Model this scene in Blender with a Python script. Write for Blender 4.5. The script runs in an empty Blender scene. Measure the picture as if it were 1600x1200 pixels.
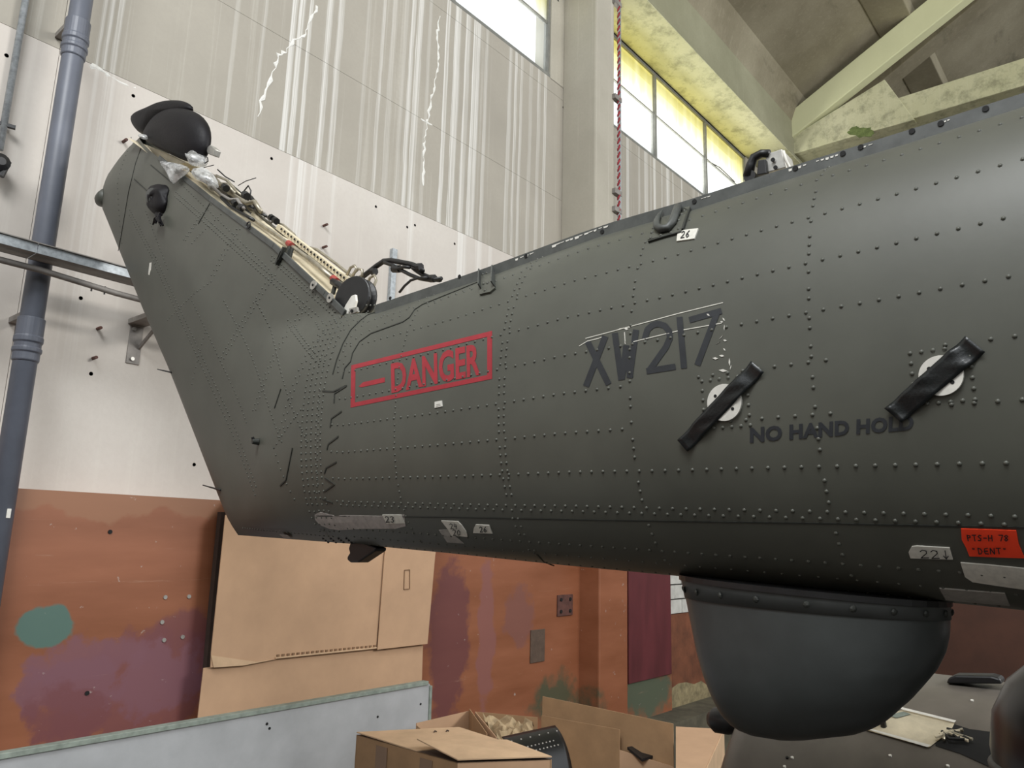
import bpy, bmesh, math, random
from mathutils import Vector, Matrix
random.seed(7)
SC = bpy.context.scene
COL = SC.collection

# ------------------------------------------------------------------ camera, world, lights
F = 1190.0
EX = Vector((1025, -268, -1190)).normalized()            # along the wall
EZ = Vector((162, 5903, -1190)); EZ = (EZ - EX * EZ.dot(EX)).normalized()
EY = EZ.cross(EX)                                        # towards the wall
RW = Matrix((EX, EY, EZ))                                # camera axes -> room axes
EYE = Vector((0, 0, 3.2))
cam = bpy.data.cameras.new('camera'); cam_o = bpy.data.objects.new('camera', cam); COL.objects.link(cam_o)
cam.sensor_fit = 'HORIZONTAL'; cam.sensor_width = 36.0; cam.lens = 36.0 * F / 1600.0
cam.clip_start = 0.05; cam.clip_end = 300
m4 = RW.to_4x4(); m4.translation = EYE; cam_o.matrix_world = m4
SC.camera = cam_o

world = bpy.data.worlds.new('world'); SC.world = world; world.use_nodes = True
bg = world.node_tree.nodes['Background']
bg.inputs[0].default_value = (0.93, 0.97, 1.0, 1); bg.inputs[1].default_value = 1.4

def area(name, loc, target, sx, sy, power, col=(1, 1, 1)):
    l = bpy.data.lights.new(name, 'AREA'); l.shape = 'RECTANGLE'; l.size = sx; l.size_y = sy; l.energy = power; l.color = col
    o = bpy.data.objects.new(name, l); COL.objects.link(o); o.location = loc
    o.rotation_euler = (Vector(target) - Vector(loc)).to_track_quat('-Z', 'Y').to_euler()
    return o
area('clerestory_light', (9.0, -12.0, 10.5), (4.5, 5.5, 4.5), 5.0, 2.0, 1500, (1, 0.98, 0.94))
area('boom_fill_light', (-3.0, 0.0, 11.5), (2.0, 1.6, 4.0), 4.0, 3.0, 800, (0.97, 0.99, 1.0))  # added fill to brighten the boom's upper side; the slab has no opening
area('soffit_fill_light', (12.0, 8.6, 8.0), (12.0, 5.6, 11.7), 9.0, 2.0, 900, (1, 0.98, 0.90))  # added lamp outside the window, brightens the beam soffit

SC.view_settings.view_transform = 'Standard'
try: SC.view_settings.look = 'None'
except Exception: pass
SC.view_settings.gamma = 1.0; SC.view_settings.use_curve_mapping = False
SC.view_settings.exposure = 0.0

# ------------------------------------------------------------------ measuring: a sight line from the eye to a known plane
def ray(x, y): return RW @ Vector(((x - 800) / F, (600 - y) / F, -1.0))
def onY(x, y, Y): d = ray(x, y); return EYE + d * (Y / d.y)
def onX(x, y, X): d = ray(x, y); return EYE + d * (X / d.x)
def onZ(x, y, Z): d = ray(x, y); return EYE + d * ((Z - EYE.z) / d.z)

def interp(t, pts):
    if t <= pts[0][0]: 
        (a, va), (b, vb) = pts[0], pts[1]
        return va + (vb - va) * (t - a) / (b - a)
    for (a, va), (b, vb) in zip(pts, pts[1:]):
        if t <= b: return va + (vb - va) * (t - a) / (b - a)
    (a, va), (b, vb) = pts[-2], pts[-1]
    return va + (vb - va) * (t - a) / (b - a)
def smooth(t): t = max(0.0, min(1.0, t)); return t * t * (3 - 2 * t)

# ------------------------------------------------------------------ materials
def newmat(name):
    m = bpy.data.materials.new(name); m.use_nodes = True
    nt = m.node_tree; b = nt.nodes['Principled BSDF']
    return m, nt, b
def lk(nt, a, b): nt.links.new(a, b)
def node(nt, t, **kw):
    n = nt.nodes.new(t)
    for k, v in kw.items(): setattr(n, k, v)
    return n
def math_n(nt, op, a, b=None, clamp=False):
    n = node(nt, 'ShaderNodeMath', operation=op); n.use_clamp = clamp
    for i, v in enumerate((a, b)):
        if v is None: continue
        if isinstance(v, (int, float)): n.inputs[i].default_value = v
        else: lk(nt, v, n.inputs[i])
    return n.outputs[0]
def mix_n(nt, fac, a, b, blend='MIX'):
    n = node(nt, 'ShaderNodeMix', data_type='RGBA', blend_type=blend)
    for s, v in ((n.inputs[0], fac), (n.inputs[6], a), (n.inputs[7], b)):
        if isinstance(v, (int, float)): s.default_value = v
        elif isinstance(v, tuple): s.default_value = (*v, 1) if len(v) == 3 else v
        else: lk(nt, v, s)
    return n.outputs[2]
def noise_n(nt, vec, scale, detail=4, rough=0.6):
    n = node(nt, 'ShaderNodeTexNoise'); n.inputs['Scale'].default_value = scale
    n.inputs['Detail'].default_value = detail; n.inputs['Roughness'].default_value = rough
    lk(nt, vec, n.inputs['Vector']); return n.outputs['Fac']
def ramp_n(nt, fac, stops, mode='LINEAR'):
    n = node(nt, 'ShaderNodeValToRGB'); r = n.color_ramp; r.interpolation = mode
    while len(r.elements) < len(stops): r.elements.new(0.5)
    for e, (p, c) in zip(r.elements, stops):
        e.position = p; e.color = (c, c, c, 1) if isinstance(c, (int, float)) else (*c, 1)
    lk(nt, fac, n.inputs[0]); return n.outputs[0]
def pos_n(nt): return node(nt, 'ShaderNodeNewGeometry').outputs['Position']
def mapped(nt, vec, scale):
    n = node(nt, 'ShaderNodeMapping'); n.inputs['Scale'].default_value = scale; lk(nt, vec, n.inputs['Vector']); return n.outputs[0]
def bump_n(nt, b, height, strength, dist=0.01):
    n = node(nt, 'ShaderNodeBump'); n.inputs['Strength'].default_value = strength; n.inputs['Distance'].default_value = dist
    lk(nt, height, n.inputs['Height']); lk(nt, n.outputs[0], b.inputs['Normal'])

def simple(name, col, rough=0.6, metal=0.0, var=0.25, scale=8.0, bump=0.0, stretch=(1, 1, 1), col2=None, spec=None):
    m, nt, b = newmat(name)
    v = mapped(nt, pos_n(nt), stretch)
    f = noise_n(nt, v, scale, 5)
    dark = col2 or tuple(c * (1 - var) for c in col); lite = tuple(min(1, c * (1 + var * 0.6)) for c in col)
    c = ramp_n(nt, f, [(0.3, dark), (0.7, lite)])
    lk(nt, c, b.inputs['Base Color']); b.inputs['Roughness'].default_value = rough; b.inputs['Metallic'].default_value = metal
    if spec is not None: b.inputs['Specular IOR Level'].default_value = spec
    if bump: bump_n(nt, b, noise_n(nt, v, scale * 6, 5), bump)
    return m

M = {}
M['skin'] = simple('olive_paint', (0.088, 0.090, 0.074), 0.46, 0, 0.13, 3.5, 0.03)
M['rail'] = simple('grey_olive_flange', (0.075, 0.08, 0.075), 0.5, 0, 0.3, 20)
M['seam'] = simple('dark_sealant', (0.028, 0.03, 0.025), 0.6)
M['cream'] = simple('cream_primer', (0.66, 0.58, 0.42), 0.55, 0, 0.2, 12)
M['fairing'] = simple('dark_grey_paint', (0.042, 0.046, 0.045), 0.40, 0, 0.25, 6, 0.03)
M['flange'] = simple('worn_grey_flange', (0.062, 0.066, 0.064), 0.5, 0, 0.25, 10)
M['black'] = simple('black_plastic', (0.012, 0.012, 0.013), 0.4, 0, 0.3, 20)
M['blackcloth'] = simple('black_cover_cloth', (0.007, 0.006, 0.008), 0.55, 0, 0.3, 9, 0.15, spec=.25)
M['tape'] = simple('black_tape', (0.008, 0.010, 0.011), 0.3, 0, 0.3, 30, 0.1)
M['gloss'] = simple('gloss_black', (0.008, 0.008, 0.009), 0.28, 0, 0.2, 8)
M['white'] = simple('white_paint', (0.72, 0.70, 0.64), 0.5, 0, 0.15, 25)
M['hole'] = simple('dark_hole', (0.005, 0.005, 0.005), 0.8)
M['red'] = simple('red_paint', (0.36, 0.022, 0.035), 0.5, 0, 0.15, 20)
M['navy'] = simple('faded_black_paint', (0.022, 0.025, 0.030), 0.55, 0, 0.2, 30)
M['masking'] = simple('masking_tape', (0.70, 0.68, 0.61), 0.7, 0, 0.15, 60)
M['greytape'] = simple('grey_tape', (0.38, 0.36, 0.33), 0.6, 0, 0.2, 40)
M['primer'] = simple('bare_primer', (0.42, 0.38, 0.355), 0.6, 0, 0.25, 30)
M['orangetape'] = simple('fluorescent_orange_tape', (1.0, 0.06, 0.015), 0.6, 0, 0.05, 20)
M['ink'] = simple('marker_ink', (0.012, 0.012, 0.014), 0.6)
M['steel'] = simple('dull_steel', (0.42, 0.41, 0.38), 0.42, 0.6, 0.3, 20)
M['pipe_metal'] = simple('tube_metal', (0.40, 0.36, 0.28), 0.38, 0.55, 0.3, 25)
M['redclamp'] = simple('red_clamp', (0.35, 0.05, 0.04), 0.5)
M['galv'] = simple('galvanised_steel', (0.40, 0.43, 0.45), 0.5, 0.35, 0.3, 30)
M['galvdark'] = simple('dull_tray_steel', (0.26, 0.24, 0.22), 0.6, 0.1, 0.25, 12)
M['pvc'] = simple('blue_grey_pipe', (0.115, 0.125, 0.155), 0.42, 0, 0.15, 4)
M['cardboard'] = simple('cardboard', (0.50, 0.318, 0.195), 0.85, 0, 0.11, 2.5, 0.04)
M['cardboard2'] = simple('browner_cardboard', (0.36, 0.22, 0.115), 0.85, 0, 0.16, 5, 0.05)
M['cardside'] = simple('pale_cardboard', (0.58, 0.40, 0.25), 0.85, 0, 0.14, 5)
M['cardtape'] = simple('parcel_tape', (0.24, 0.145, 0.085), 0.3, 0, 0.1, 8)
M['shadeboard'] = simple('shade_board', (0.045, 0.028, 0.02), 0.8)  # for real board, and for shade painted in as dark sheets
M['panelgrey'] = simple('pale_grey_panel', (0.40, 0.41, 0.42), 0.55, 0, 0.18, 2.2, 0.03)
M['panelgreen'] = simple('grey_green_edge', (0.25, 0.29, 0.25), 0.7, 0, 0.3, 14)
M['maroon'] = simple('maroon_paint', (0.115, 0.024, 0.028), 0.5, 0, 0.3, 3, 0.02, (1, 1, .3))
M['moss'] = simple('green_moss', (0.14, 0.18, 0.06), 0.95, 0, 0.5, 12)
M['rust'] = simple('rusty_plate', (0.10, 0.04, 0.03), 0.7, 0, 0.4, 15)
M['darkplate'] = simple('dark_plate', (0.10, 0.065, 0.045), 0.6, 0, 0.3, 12)
M['brownskin'] = simple('grey_brown_paint', (0.145, 0.128, 0.11), 0.36, 0, 0.2, 5)
M['paper'] = simple('brown_paper', (0.40, 0.30, 0.18), 0.9, 0, 0.3, 18)
M['floor'] = simple('worn_concrete_floor', (0.048, 0.044, 0.039), 0.7, 0, 0.3, 1.2)
M['cross'] = simple('brown_orange_wall_paint', (0.085, 0.033, 0.019), 0.6, 0, 0.25, 1.5)
M['peel'] = simple('peeled_cream_plaster', (0.27, 0.22, 0.12), 0.9, 0, 0.5, 9, 0.2)
M['peel2'] = simple('olive_grey_plinth', (0.085, 0.075, 0.05), 0.9, 0, 0.4, 5, 0.1)
M['block'] = simple('whitewashed_block', (0.55, 0.54, 0.50), 0.85, 0, 0.2, 6, 0.1)
M['blockorange'] = simple('orange_block', (0.17, 0.058, 0.026), 0.75, 0, 0.4, 4, 0.1)
M['crust'] = simple('lime_crust', (0.78, 0.77, 0.73), 0.9, 0, 0.15, 30, 0.3)
M['redcord'] = simple('red_cord', (0.30, 0.02, 0.03), 0.6)
M['greycord'] = simple('grey_cord', (0.35, 0.33, 0.33), 0.6)
M['frame'] = simple('window_frame_grey', (0.20, 0.20, 0.18), 0.6)

def concrete(name, base, dark, stain, streaky=1.0):
    m, nt, b = newmat(name); p = pos_n(nt)
    big = noise_n(nt, p, 0.55, 5)
    c = mix_n(nt, ramp_n(nt, big, [(0.3, 0.0), (0.72, 1.0)]), dark, base)
    s = noise_n(nt, mapped(nt, p, (11, 11, 0.16)), 1.0, 6, 0.7)
    c = mix_n(nt, math_n(nt, 'MULTIPLY', ramp_n(nt, s, [(0.54, 0.0), (0.70, 1.0)]), 0.5 * streaky), c, stain)
    fine = noise_n(nt, p, 26, 5)
    c = mix_n(nt, math_n(nt, 'MULTIPLY', ramp_n(nt, fine, [(0.3, 1.0), (0.6, 0.0)]), 0.22), c, dark)
    lk(nt, c, b.inputs['Base Color']); b.inputs['Roughness'].default_value = 0.9
    b.inputs['Specular IOR Level'].default_value = 0.2
    bump_n(nt, b, fine, 0.12)
    return m, nt, b, c, p

# wall: bars of lime run-off at fixed places along the wall (x0, x1, strength), below the upper lift
def wall_mat(name, base, dark, bars, zlo, zhi):
    m, nt, b, c, p = concrete(name, base, dark, (0.66, 0.63, 0.57), 0.7)
    sep = node(nt, 'ShaderNodeSeparateXYZ'); lk(nt, p, sep.inputs[0])
    wob = noise_n(nt, mapped(nt, p, (1.5, 1, 1.1)), 1.0, 3)
    xx = math_n(nt, 'ADD', sep.outputs[0], math_n(nt, 'MULTIPLY', math_n(nt, 'SUBTRACT', wob, 0.5), 0.05))
    tot = None
    for k in range(0, len(bars), 7):
        ch = bars[k:k + 7]; lo = ch[0][0] - 0.2; hi = ch[-1][1] + 0.2
        mr = node(nt, 'ShaderNodeMapRange'); mr.inputs[1].default_value = lo; mr.inputs[2].default_value = hi; lk(nt, xx, mr.inputs[0])
        st = [(0.0, 0.0)]
        for (a, bb, s) in ch:
            w = (bb - a); f = lambda q: (q - lo) / (hi - lo)
            st += [(f(a - 0.006), 0.0), (f(a), s), (f(a + w * .75), s * .8), (f(bb + 0.006), 0.0)]
        st = st[:31]
        r = ramp_n(nt, mr.outputs[0], st)
        tot = r if tot is None else math_n(nt, 'ADD', tot, r)
    fx = noise_n(nt, mapped(nt, p, (45, 4, 0.22)), 1.0, 5, 0.75)
    br = ramp_n(nt, fx, [(0.36, 0.05), (0.56, 1.0)])
    mr = node(nt, 'ShaderNodeMapRange'); mr.inputs[1].default_value = zlo; mr.inputs[2].default_value = zhi
    lk(nt, math_n(nt, 'ADD', sep.outputs[2], math_n(nt, 'MULTIPLY', fx, 0.8)), mr.inputs[0])
    mk = math_n(nt, 'MULTIPLY', math_n(nt, 'MULTIPLY', math_n(nt, 'MULTIPLY', tot, 0.8), br), mr.outputs[0], True)
    c2 = mix_n(nt, mk, c, (0.80, 0.79, 0.76))
    lk(nt, c2, b.inputs['Base Color'])
    return m
def bar(px, w, s, y=120):
    a = onY(px - w / 2, y, 6.3).x; c = onY(px + w / 2, y, 6.3).x
    return (a, max(c, a + 0.02), s)
UP = [bar(160, 6, .8, 40), bar(172, 7, .8, 40), bar(186, 8, .9, 40), bar(360, 5, .3), bar(405, 5, .35), bar(449, 9, 1, 150), bar(461, 8, 1, 150), bar(478, 5, .9), bar(508, 9, .9),
      bar(526, 9, .8), bar(570, 6, .3), bar(594, 5, .75), bar(611, 8, .35), bar(630, 6, .35), bar(641, 6, .9), bar(652, 9, .9), bar(668, 5, .35), bar(697, 6, 1), bar(713, 10, 1), bar(729, 8, .8),
      bar(744, 12, 1), bar(760, 5, .5), bar(797, 6, .5), bar(806, 4, .8), bar(815, 4, .5), bar(830, 5, .4), bar(843, 5, .6), bar(853, 4, .7)]
FAR = []; xq = 9.28; rq = random.Random(9)
while xq < 16.2:
    wq = rq.choice((.03, .04, .05, .06, .09, .14)); FAR.append((xq, xq + wq, rq.uniform(.35, 1))); xq += wq + rq.choice((.05, .07, .1, .14, .2, .3, .45))
M['wall_up'] = wall_mat('upper_wall_concrete', (0.42, 0.39, 0.335), (0.34, 0.315, 0.27), UP + FAR, 5.2, 7.2)  # greyer than the middle lift: the wall's shading is put into the colour
LOWB = [bar(139, 5, .5, 200), bar(157, 10, .6, 200), bar(166, 8, .5, 200), bar(455, 8, .7, 280), bar(472, 14, .8, 280), bar(490, 10, .6, 290), bar(520, 6, .4, 320), bar(640, 8, .5, 390), bar(722, 14, .8, 380),
        bar(748, 10, .6, 390), bar(766, 6, .5, 395)]
M['wall_mid'] = wall_mat('middle_wall_concrete', (0.66, 0.62, 0.57), (0.53, 0.485, 0.44), LOWB, 4.4, 7.0)  # lighter than the upper lift, where more light is painted in
M['pillar'] = concrete('pillar_concrete', (0.50, 0.47, 0.40), (0.36, 0.335, 0.28), (0.62, 0.59, 0.52))[0]
def mottle(m, nt, b, c, p):
    st = ramp_n(nt, noise_n(nt, p, 3.2, 8, .75), [(.36, .62), (.52, 1.0)])
    lk(nt, mix_n(nt, 1.0, c, st, 'MULTIPLY'), b.inputs['Base Color']); return m
M['beam'] = mottle(*concrete('yellow_lit_mossy_concrete', (0.60, 0.58, 0.40), (0.46, 0.45, 0.28), (0.68, 0.67, 0.50), 0.4))  # moss tone with the panes' yellow light mixed into the colour
M['beamface'] = concrete('grey_green_concrete', (0.34, 0.33, 0.23), (0.22, 0.215, 0.14), (0.42, 0.41, 0.30), 0.4)[0]  # darker copy of the beam concrete, painting in the less lit face
def blotchy(m, nt, b, c, p):
    st = ramp_n(nt, noise_n(nt, mapped(nt, p, (.35, .8, .8)), 1.0, 9, .7), [(.28, .45), (.42, 1.0)])
    lk(nt, mix_n(nt, 1.0, c, st, 'MULTIPLY'), b.inputs['Base Color']); return m
M['roof'] = concrete('roof_concrete', (0.36, 0.325, 0.235), (0.19, 0.165, 0.11), (0.43, 0.39, 0.29), 0.6)
M['roof'] = blotchy(*M['roof'])
M['strut'] = concrete('pale_strut_concrete', (0.66, 0.66, 0.42), (0.58, 0.58, 0.36), (0.7, 0.69, 0.48), 0.3)[0]

def dado():
    m, nt, b = newmat('orange_dado_paint'); p = pos_n(nt)
    sep = node(nt, 'ShaderNodeSeparateXYZ'); lk(nt, p, sep.inputs[0]); X, Z = sep.outputs[0], sep.outputs[2]
    n1 = noise_n(nt, p, 1.3, 5); n2 = noise_n(nt, p, 4.0, 5)
    c = mix_n(nt, ramp_n(nt, noise_n(nt, mapped(nt, p, (0.5, 1, 2.5)), 1.2, 5), [(0.3, 0), (0.7, 1)]), (0.205, 0.070, 0.030), (0.305, 0.115, 0.058))
    def blob(x0, z0, rx, rz, amp=0.9, hard=0.12):
        dx = math_n(nt, 'DIVIDE', math_n(nt, 'SUBTRACT', X, x0), rx); dz = math_n(nt, 'DIVIDE', math_n(nt, 'SUBTRACT', Z, z0), rz)
        d = math_n(nt, 'SQRT', math_n(nt, 'ADD', math_n(nt, 'MULTIPLY', dx, dx), math_n(nt, 'MULTIPLY', dz, dz)))
        d = math_n(nt, 'ADD', d, math_n(nt, 'MULTIPLY', math_n(nt, 'SUBTRACT', n2, 0.5), amp * 1.7))
        return ramp_n(nt, d, [(max(0, .9 - hard), 1.0), (min(1, .9 + hard), 0.0)])
    def at(x, y): q = onY(x, y, 6.0); return q.x, q.z
    # pale washed band under the top edge
    zz = math_n(nt, 'ADD', Z, math_n(nt, 'MULTIPLY', math_n(nt, 'SUBTRACT', n1, 0.5), 0.55))
    c = mix_n(nt, math_n(nt, 'MULTIPLY', ramp_n(nt, math_n(nt, 'SUBTRACT', zz, 2.8), [(0.50, 0.0), (0.53, 1.0)]), 0.6), c, (0.29, 0.145, 0.078))
    pur = (0.165, 0.058, 0.062); pur2 = (0.19, 0.085, 0.105)
    for (x, y, rx, rz, cc, am) in [(215, 1075, .75, .42, pur, 1.2), (140, 1030, .42, .16, pur2, 1.3), (120, 1070, .40, .2, pur2, 1.3), (285, 1010, .30, .35, pur, .8), (110, 1120, .30, .22, pur, 1.2),
                                   (255, 1060, .45, .25, pur2, 1.3), (700, 1000, .35, .9, (0.13, 0.045, 0.05), .8), (760, 990, .16, .9, (0.24, 0.10, 0.09), 1.0), (812, 965, .3, .35, (0.20, 0.085, 0.07), 1)]:
        q = at(x, y); c = mix_n(nt, math_n(nt, 'MULTIPLY', blob(q[0], q[1], rx, rz, am), 0.8), c, cc)
    q = at(70, 980); c = mix_n(nt, blob(q[0], q[1], .20, .155, 0.5, .06), c, (0.085, 0.15, 0.125))
    q = at(88, 968); c = mix_n(nt, blob(q[0], q[1], .10, .13, 0.5, .06), c, (0.085, 0.15, 0.125))
    q = at(870, 1095); c = mix_n(nt, math_n(nt, 'MULTIPLY', blob(q[0], q[1], .6, .35, 1.2, .4), .85), c, (0.05, 0.075, 0.045))
    q = at(1010, 1085); c = mix_n(nt, math_n(nt, 'MULTIPLY', blob(q[0], q[1], .9, .38, .9, .25), .9), c, (0.075, 0.11, 0.075))
    # pale scuffs
    sc = noise_n(nt, mapped(nt, p, (0.7, 1, 14)), 1.6, 6, .7)
    c = mix_n(nt, math_n(nt, 'MULTIPLY', ramp_n(nt, sc, [(0.66, 0.0), (0.72, 1.0)]), .35), c, (0.42, 0.27, 0.19))
    fl = noise_n(nt, p, 9, 4, .7)
    c = mix_n(nt, math_n(nt, 'MULTIPLY', ramp_n(nt, fl, [(0.665, 0.0), (0.70, 1.0)]), .6), c, (0.45, 0.40, 0.36))
    lk(nt, c, b.inputs['Base Color']); b.inputs['Roughness'].default_value = 0.42
    bump_n(nt, b, n2, 0.03)
    return m
M['dado'] = dado()

def pane_mat(name, tint, milk):
    m, nt, b = newmat(name); nt.nodes.remove(b); out = nt.nodes['Material Output']
    t = node(nt, 'ShaderNodeBsdfTransparent'); t.inputs[0].default_value = (*tint, 1)
    g = node(nt, 'ShaderNodeBsdfGlossy'); g.inputs[1].default_value = 0.1
    d = node(nt, 'ShaderNodeBsdfTranslucent'); d.inputs[0].default_value = (*tint, 1)
    m1 = node(nt, 'ShaderNodeMixShader'); m2 = node(nt, 'ShaderNodeMixShader'); m2.inputs[0].default_value = 0.04
    if isinstance(milk, float): m1.inputs[0].default_value = milk
    lk(nt, t.outputs[0], m1.inputs[1]); lk(nt, d.outputs[0], m1.inputs[2])
    lk(nt, m1.outputs[0], m2.inputs[1]); lk(nt, g.outputs[0], m2.inputs[2]); lk(nt, m2.outputs[0], out.inputs[0])
    return m, nt, t, d
M['glass'] = pane_mat('clear_window_glass', (0.97, 0.98, 0.97), 0.1)[0]
# algae-yellowed upper panes: the film is thickest at the head of the pane and runs down in streaks
M['glass_yellow'], nt_, t_, d_ = pane_mat('yellowed_window_glass', (1, 1, 1), 0.35)
p_ = pos_n(nt_); s_ = node(nt_, 'ShaderNodeSeparateXYZ'); lk(nt_, p_, s_.inputs[0])
f_ = math_n(nt_, 'ADD', math_n(nt_, 'DIVIDE', math_n(nt_, 'SUBTRACT', s_.outputs[2], 10.85), 0.85), math_n(nt_, 'MULTIPLY', math_n(nt_, 'SUBTRACT', noise_n(nt_, mapped(nt_, p_, (5, 1, .3)), 1.2, 4), .5), .9))
c_ = ramp_n(nt_, f_, [(0.0, (0.97, 0.97, 0.93)), (0.45, (0.86, 0.84, 0.62)), (1.0, (0.70, 0.66, 0.36))])
lk(nt_, c_, t_.inputs[0]); lk(nt_, c_, d_.inputs[0])

def plastic():
    m, nt, b = newmat('clear_plastic_film'); nt.nodes.remove(b); out = nt.nodes['Material Output']
    t = node(nt, 'ShaderNodeBsdfTransparent'); t.inputs[0].default_value = (0.92, 0.93, 0.93, 1)
    g = node(nt, 'ShaderNodeBsdfGlossy'); g.inputs[1].default_value = 0.15
    d = node(nt, 'ShaderNodeBsdfDiffuse'); d.inputs[0].default_value = (0.75, 0.75, 0.74, 1)
    a = node(nt, 'ShaderNodeMixShader'); c = node(nt, 'ShaderNodeMixShader')
    f = ramp_n(nt, noise_n(nt, pos_n(nt), 22, 4), [(0.35, 0.15), (0.7, 0.75)])
    lk(nt, f, a.inputs[0]); lk(nt, t.outputs[0], a.inputs[1]); lk(nt, d.outputs[0], a.inputs[2])
    c.inputs[0].default_value = 0.12; lk(nt, a.outputs[0], c.inputs[1]); lk(nt, g.outputs[0], c.inputs[2]); lk(nt, c.outputs[0], out.inputs[0])
    return m
M['plastic'] = plastic()

# ------------------------------------------------------------------ building helpers
def wloc(o):
    v = Vector(o.location)
    while o.parent: o = o.parent; v += Vector(o.location)
    return v
def link(name, me, parent=None, mat=None, **props):
    o = bpy.data.objects.new(name, me); COL.objects.link(o)
    if parent is not None: o.parent = parent
    if mat is not None and not me.materials: me.materials.append(M[mat])
    for k, v in props.items(): o[k] = v
    return o
def thing(name, loc, label, cat, group=None):
    o = bpy.data.objects.new(name, None); COL.objects.link(o); o.location = loc; o.empty_display_size = 0.1
    o['label'] = label; o['category'] = cat
    if group: o['group'] = group
    return o

class MB:
    def __init__(s): s.v = []; s.f = []
    def add(s, vs, fs):
        k = len(s.v); s.v += [Vector(q) for q in vs]; s.f += [tuple(i + k for i in f) for f in fs]; return s
    def box(s, lo, hi):
        (a, b, c), (d, e, f) = lo, hi
        return s.add([(a, b, c), (d, b, c), (d, e, c), (a, e, c), (a, b, f), (d, b, f), (d, e, f), (a, e, f)],
                     [(0, 3, 2, 1), (4, 5, 6, 7), (0, 1, 5, 4), (1, 2, 6, 5), (2, 3, 7, 6), (3, 0, 4, 7)])
    def hexa(s, p): # 8 points: bottom loop, top loop
        return s.add(p, [(0, 3, 2, 1), (4, 5, 6, 7), (0, 1, 5, 4), (1, 2, 6, 5), (2, 3, 7, 6), (3, 0, 4, 7)])
    def bar(s, a, b, w, h, up=(0, 0, 1)):
        a = Vector(a); b = Vector(b); d = (b - a).normalized(); u = Vector(up); sd = d.cross(u).normalized(); u = sd.cross(d)
        r = [a + sd * x * w / 2 + u * y * h / 2 for x, y in ((-1, -1), (1, -1), (1, 1), (-1, 1))]
        t = [q + (b - a) for q in r]
        return s.hexa(r + t)
    def tube(s, pts, r, seg=8, cap=True):
        pts = [Vector(p) for p in pts]; n = len(pts); rings = []
        d0 = (pts[1] - pts[0]).normalized(); u = d0.orthogonal().normalized()
        for i, p in enumerate(pts):
            d = (pts[min(i + 1, n - 1)] - pts[max(i - 1, 0)]).normalized()
            u = (u - d * u.dot(d)).normalized(); w = d.cross(u)
            rr = r[i] if isinstance(r, (list, tuple)) else r
            rings.append([p + u * math.cos(2 * math.pi * k / seg) * rr + w * math.sin(2 * math.pi * k / seg) * rr for k in range(seg)])
        vs = [q for g in rings for q in g]; fs = []
        for i in range(n - 1):
            for k in range(seg):
                fs.append((i * seg + k, i * seg + (k + 1) % seg, (i + 1) * seg + (k + 1) % seg, (i + 1) * seg + k))
        if cap: fs += [tuple(reversed(range(seg))), tuple(range((n - 1) * seg, n * seg))]
        return s.add(vs, fs)
    def disc(s, c, nrm, r, h, seg=16, r2=None):
        nrm = Vector(nrm).normalized(); return s.tube([Vector(c), Vector(c) + nrm * h], [r, r if r2 is None else r2], seg)
    def dome(s, c, nrm, r, h, seg=6):
        c = Vector(c); nrm = Vector(nrm).normalized(); u = nrm.orthogonal().normalized(); w = nrm.cross(u); vs = []
        for (rr, hh) in ((1.0, -.05), (.75, .62)):
            for k in range(seg):
                a = 2 * math.pi * k / seg; vs.append(c + (u * math.cos(a) + w * math.sin(a)) * r * rr + nrm * h * hh)
        vs.append(c + nrm * h); fs = []
        for k in range(seg):
            j = (k + 1) % seg; fs += [(k, j, seg + j, seg + k), (seg + k, seg + j, 2 * seg)]
        return s.add(vs, fs)
    def prism(s, poly, off):
        poly = [Vector(p) for p in poly]; off = Vector(off); n = len(poly)
        return s.add(poly + [p + off for p in poly], [tuple(reversed(range(n))), tuple(range(n, 2 * n))] + [(i, (i + 1) % n, n + (i + 1) % n, n + i) for i in range(n)])
    def lathe(s, c, axis, prof, seg=24):
        c = Vector(c); ax = Vector(axis).normalized(); u = ax.orthogonal().normalized(); w = ax.cross(u); n = len(prof)
        vs = [c + ax * h + (u * math.cos(2 * math.pi * k / seg) + w * math.sin(2 * math.pi * k / seg)) * r for (r, h) in prof for k in range(seg)]
        fs = [(i * seg + k, i * seg + (k + 1) % seg, (i + 1) * seg + (k + 1) % seg, (i + 1) * seg + k) for i in range(n - 1) for k in range(seg)]
        fs += [tuple(reversed(range(seg))), tuple(range((n - 1) * seg, n * seg))]
        return s.add(vs, fs)
    def build(s, name, mat, parent=None, smooth=False, bevel=0, subdiv=0, fix=True, **props):
        o0 = wloc(parent) if parent is not None else Vector((0, 0, 0))
        me = bpy.data.meshes.new(name); me.from_pydata([tuple(q - o0) for q in s.v], [], s.f); me.update()
        if fix:
            bm = bmesh.new(); bm.from_mesh(me)
            bmesh.ops.recalc_face_normals(bm, faces=bm.faces[:])
            bm.to_mesh(me); bm.free()
        if smooth: me.polygons.foreach_set('use_smooth', [True] * len(me.polygons))
        o = link(name, me, parent, mat, **props)
        if bevel:
            b = o.modifiers.new('bevel', 'BEVEL'); b.width = bevel; b.segments = 2; b.limit_method = 'ANGLE'
        if subdiv:
            b = o.modifiers.new('subdiv', 'SUBSURF'); b.levels = subdiv; b.render_levels = subdiv
        return o
def S(o): o['kind'] = 'structure'; return o

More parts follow.
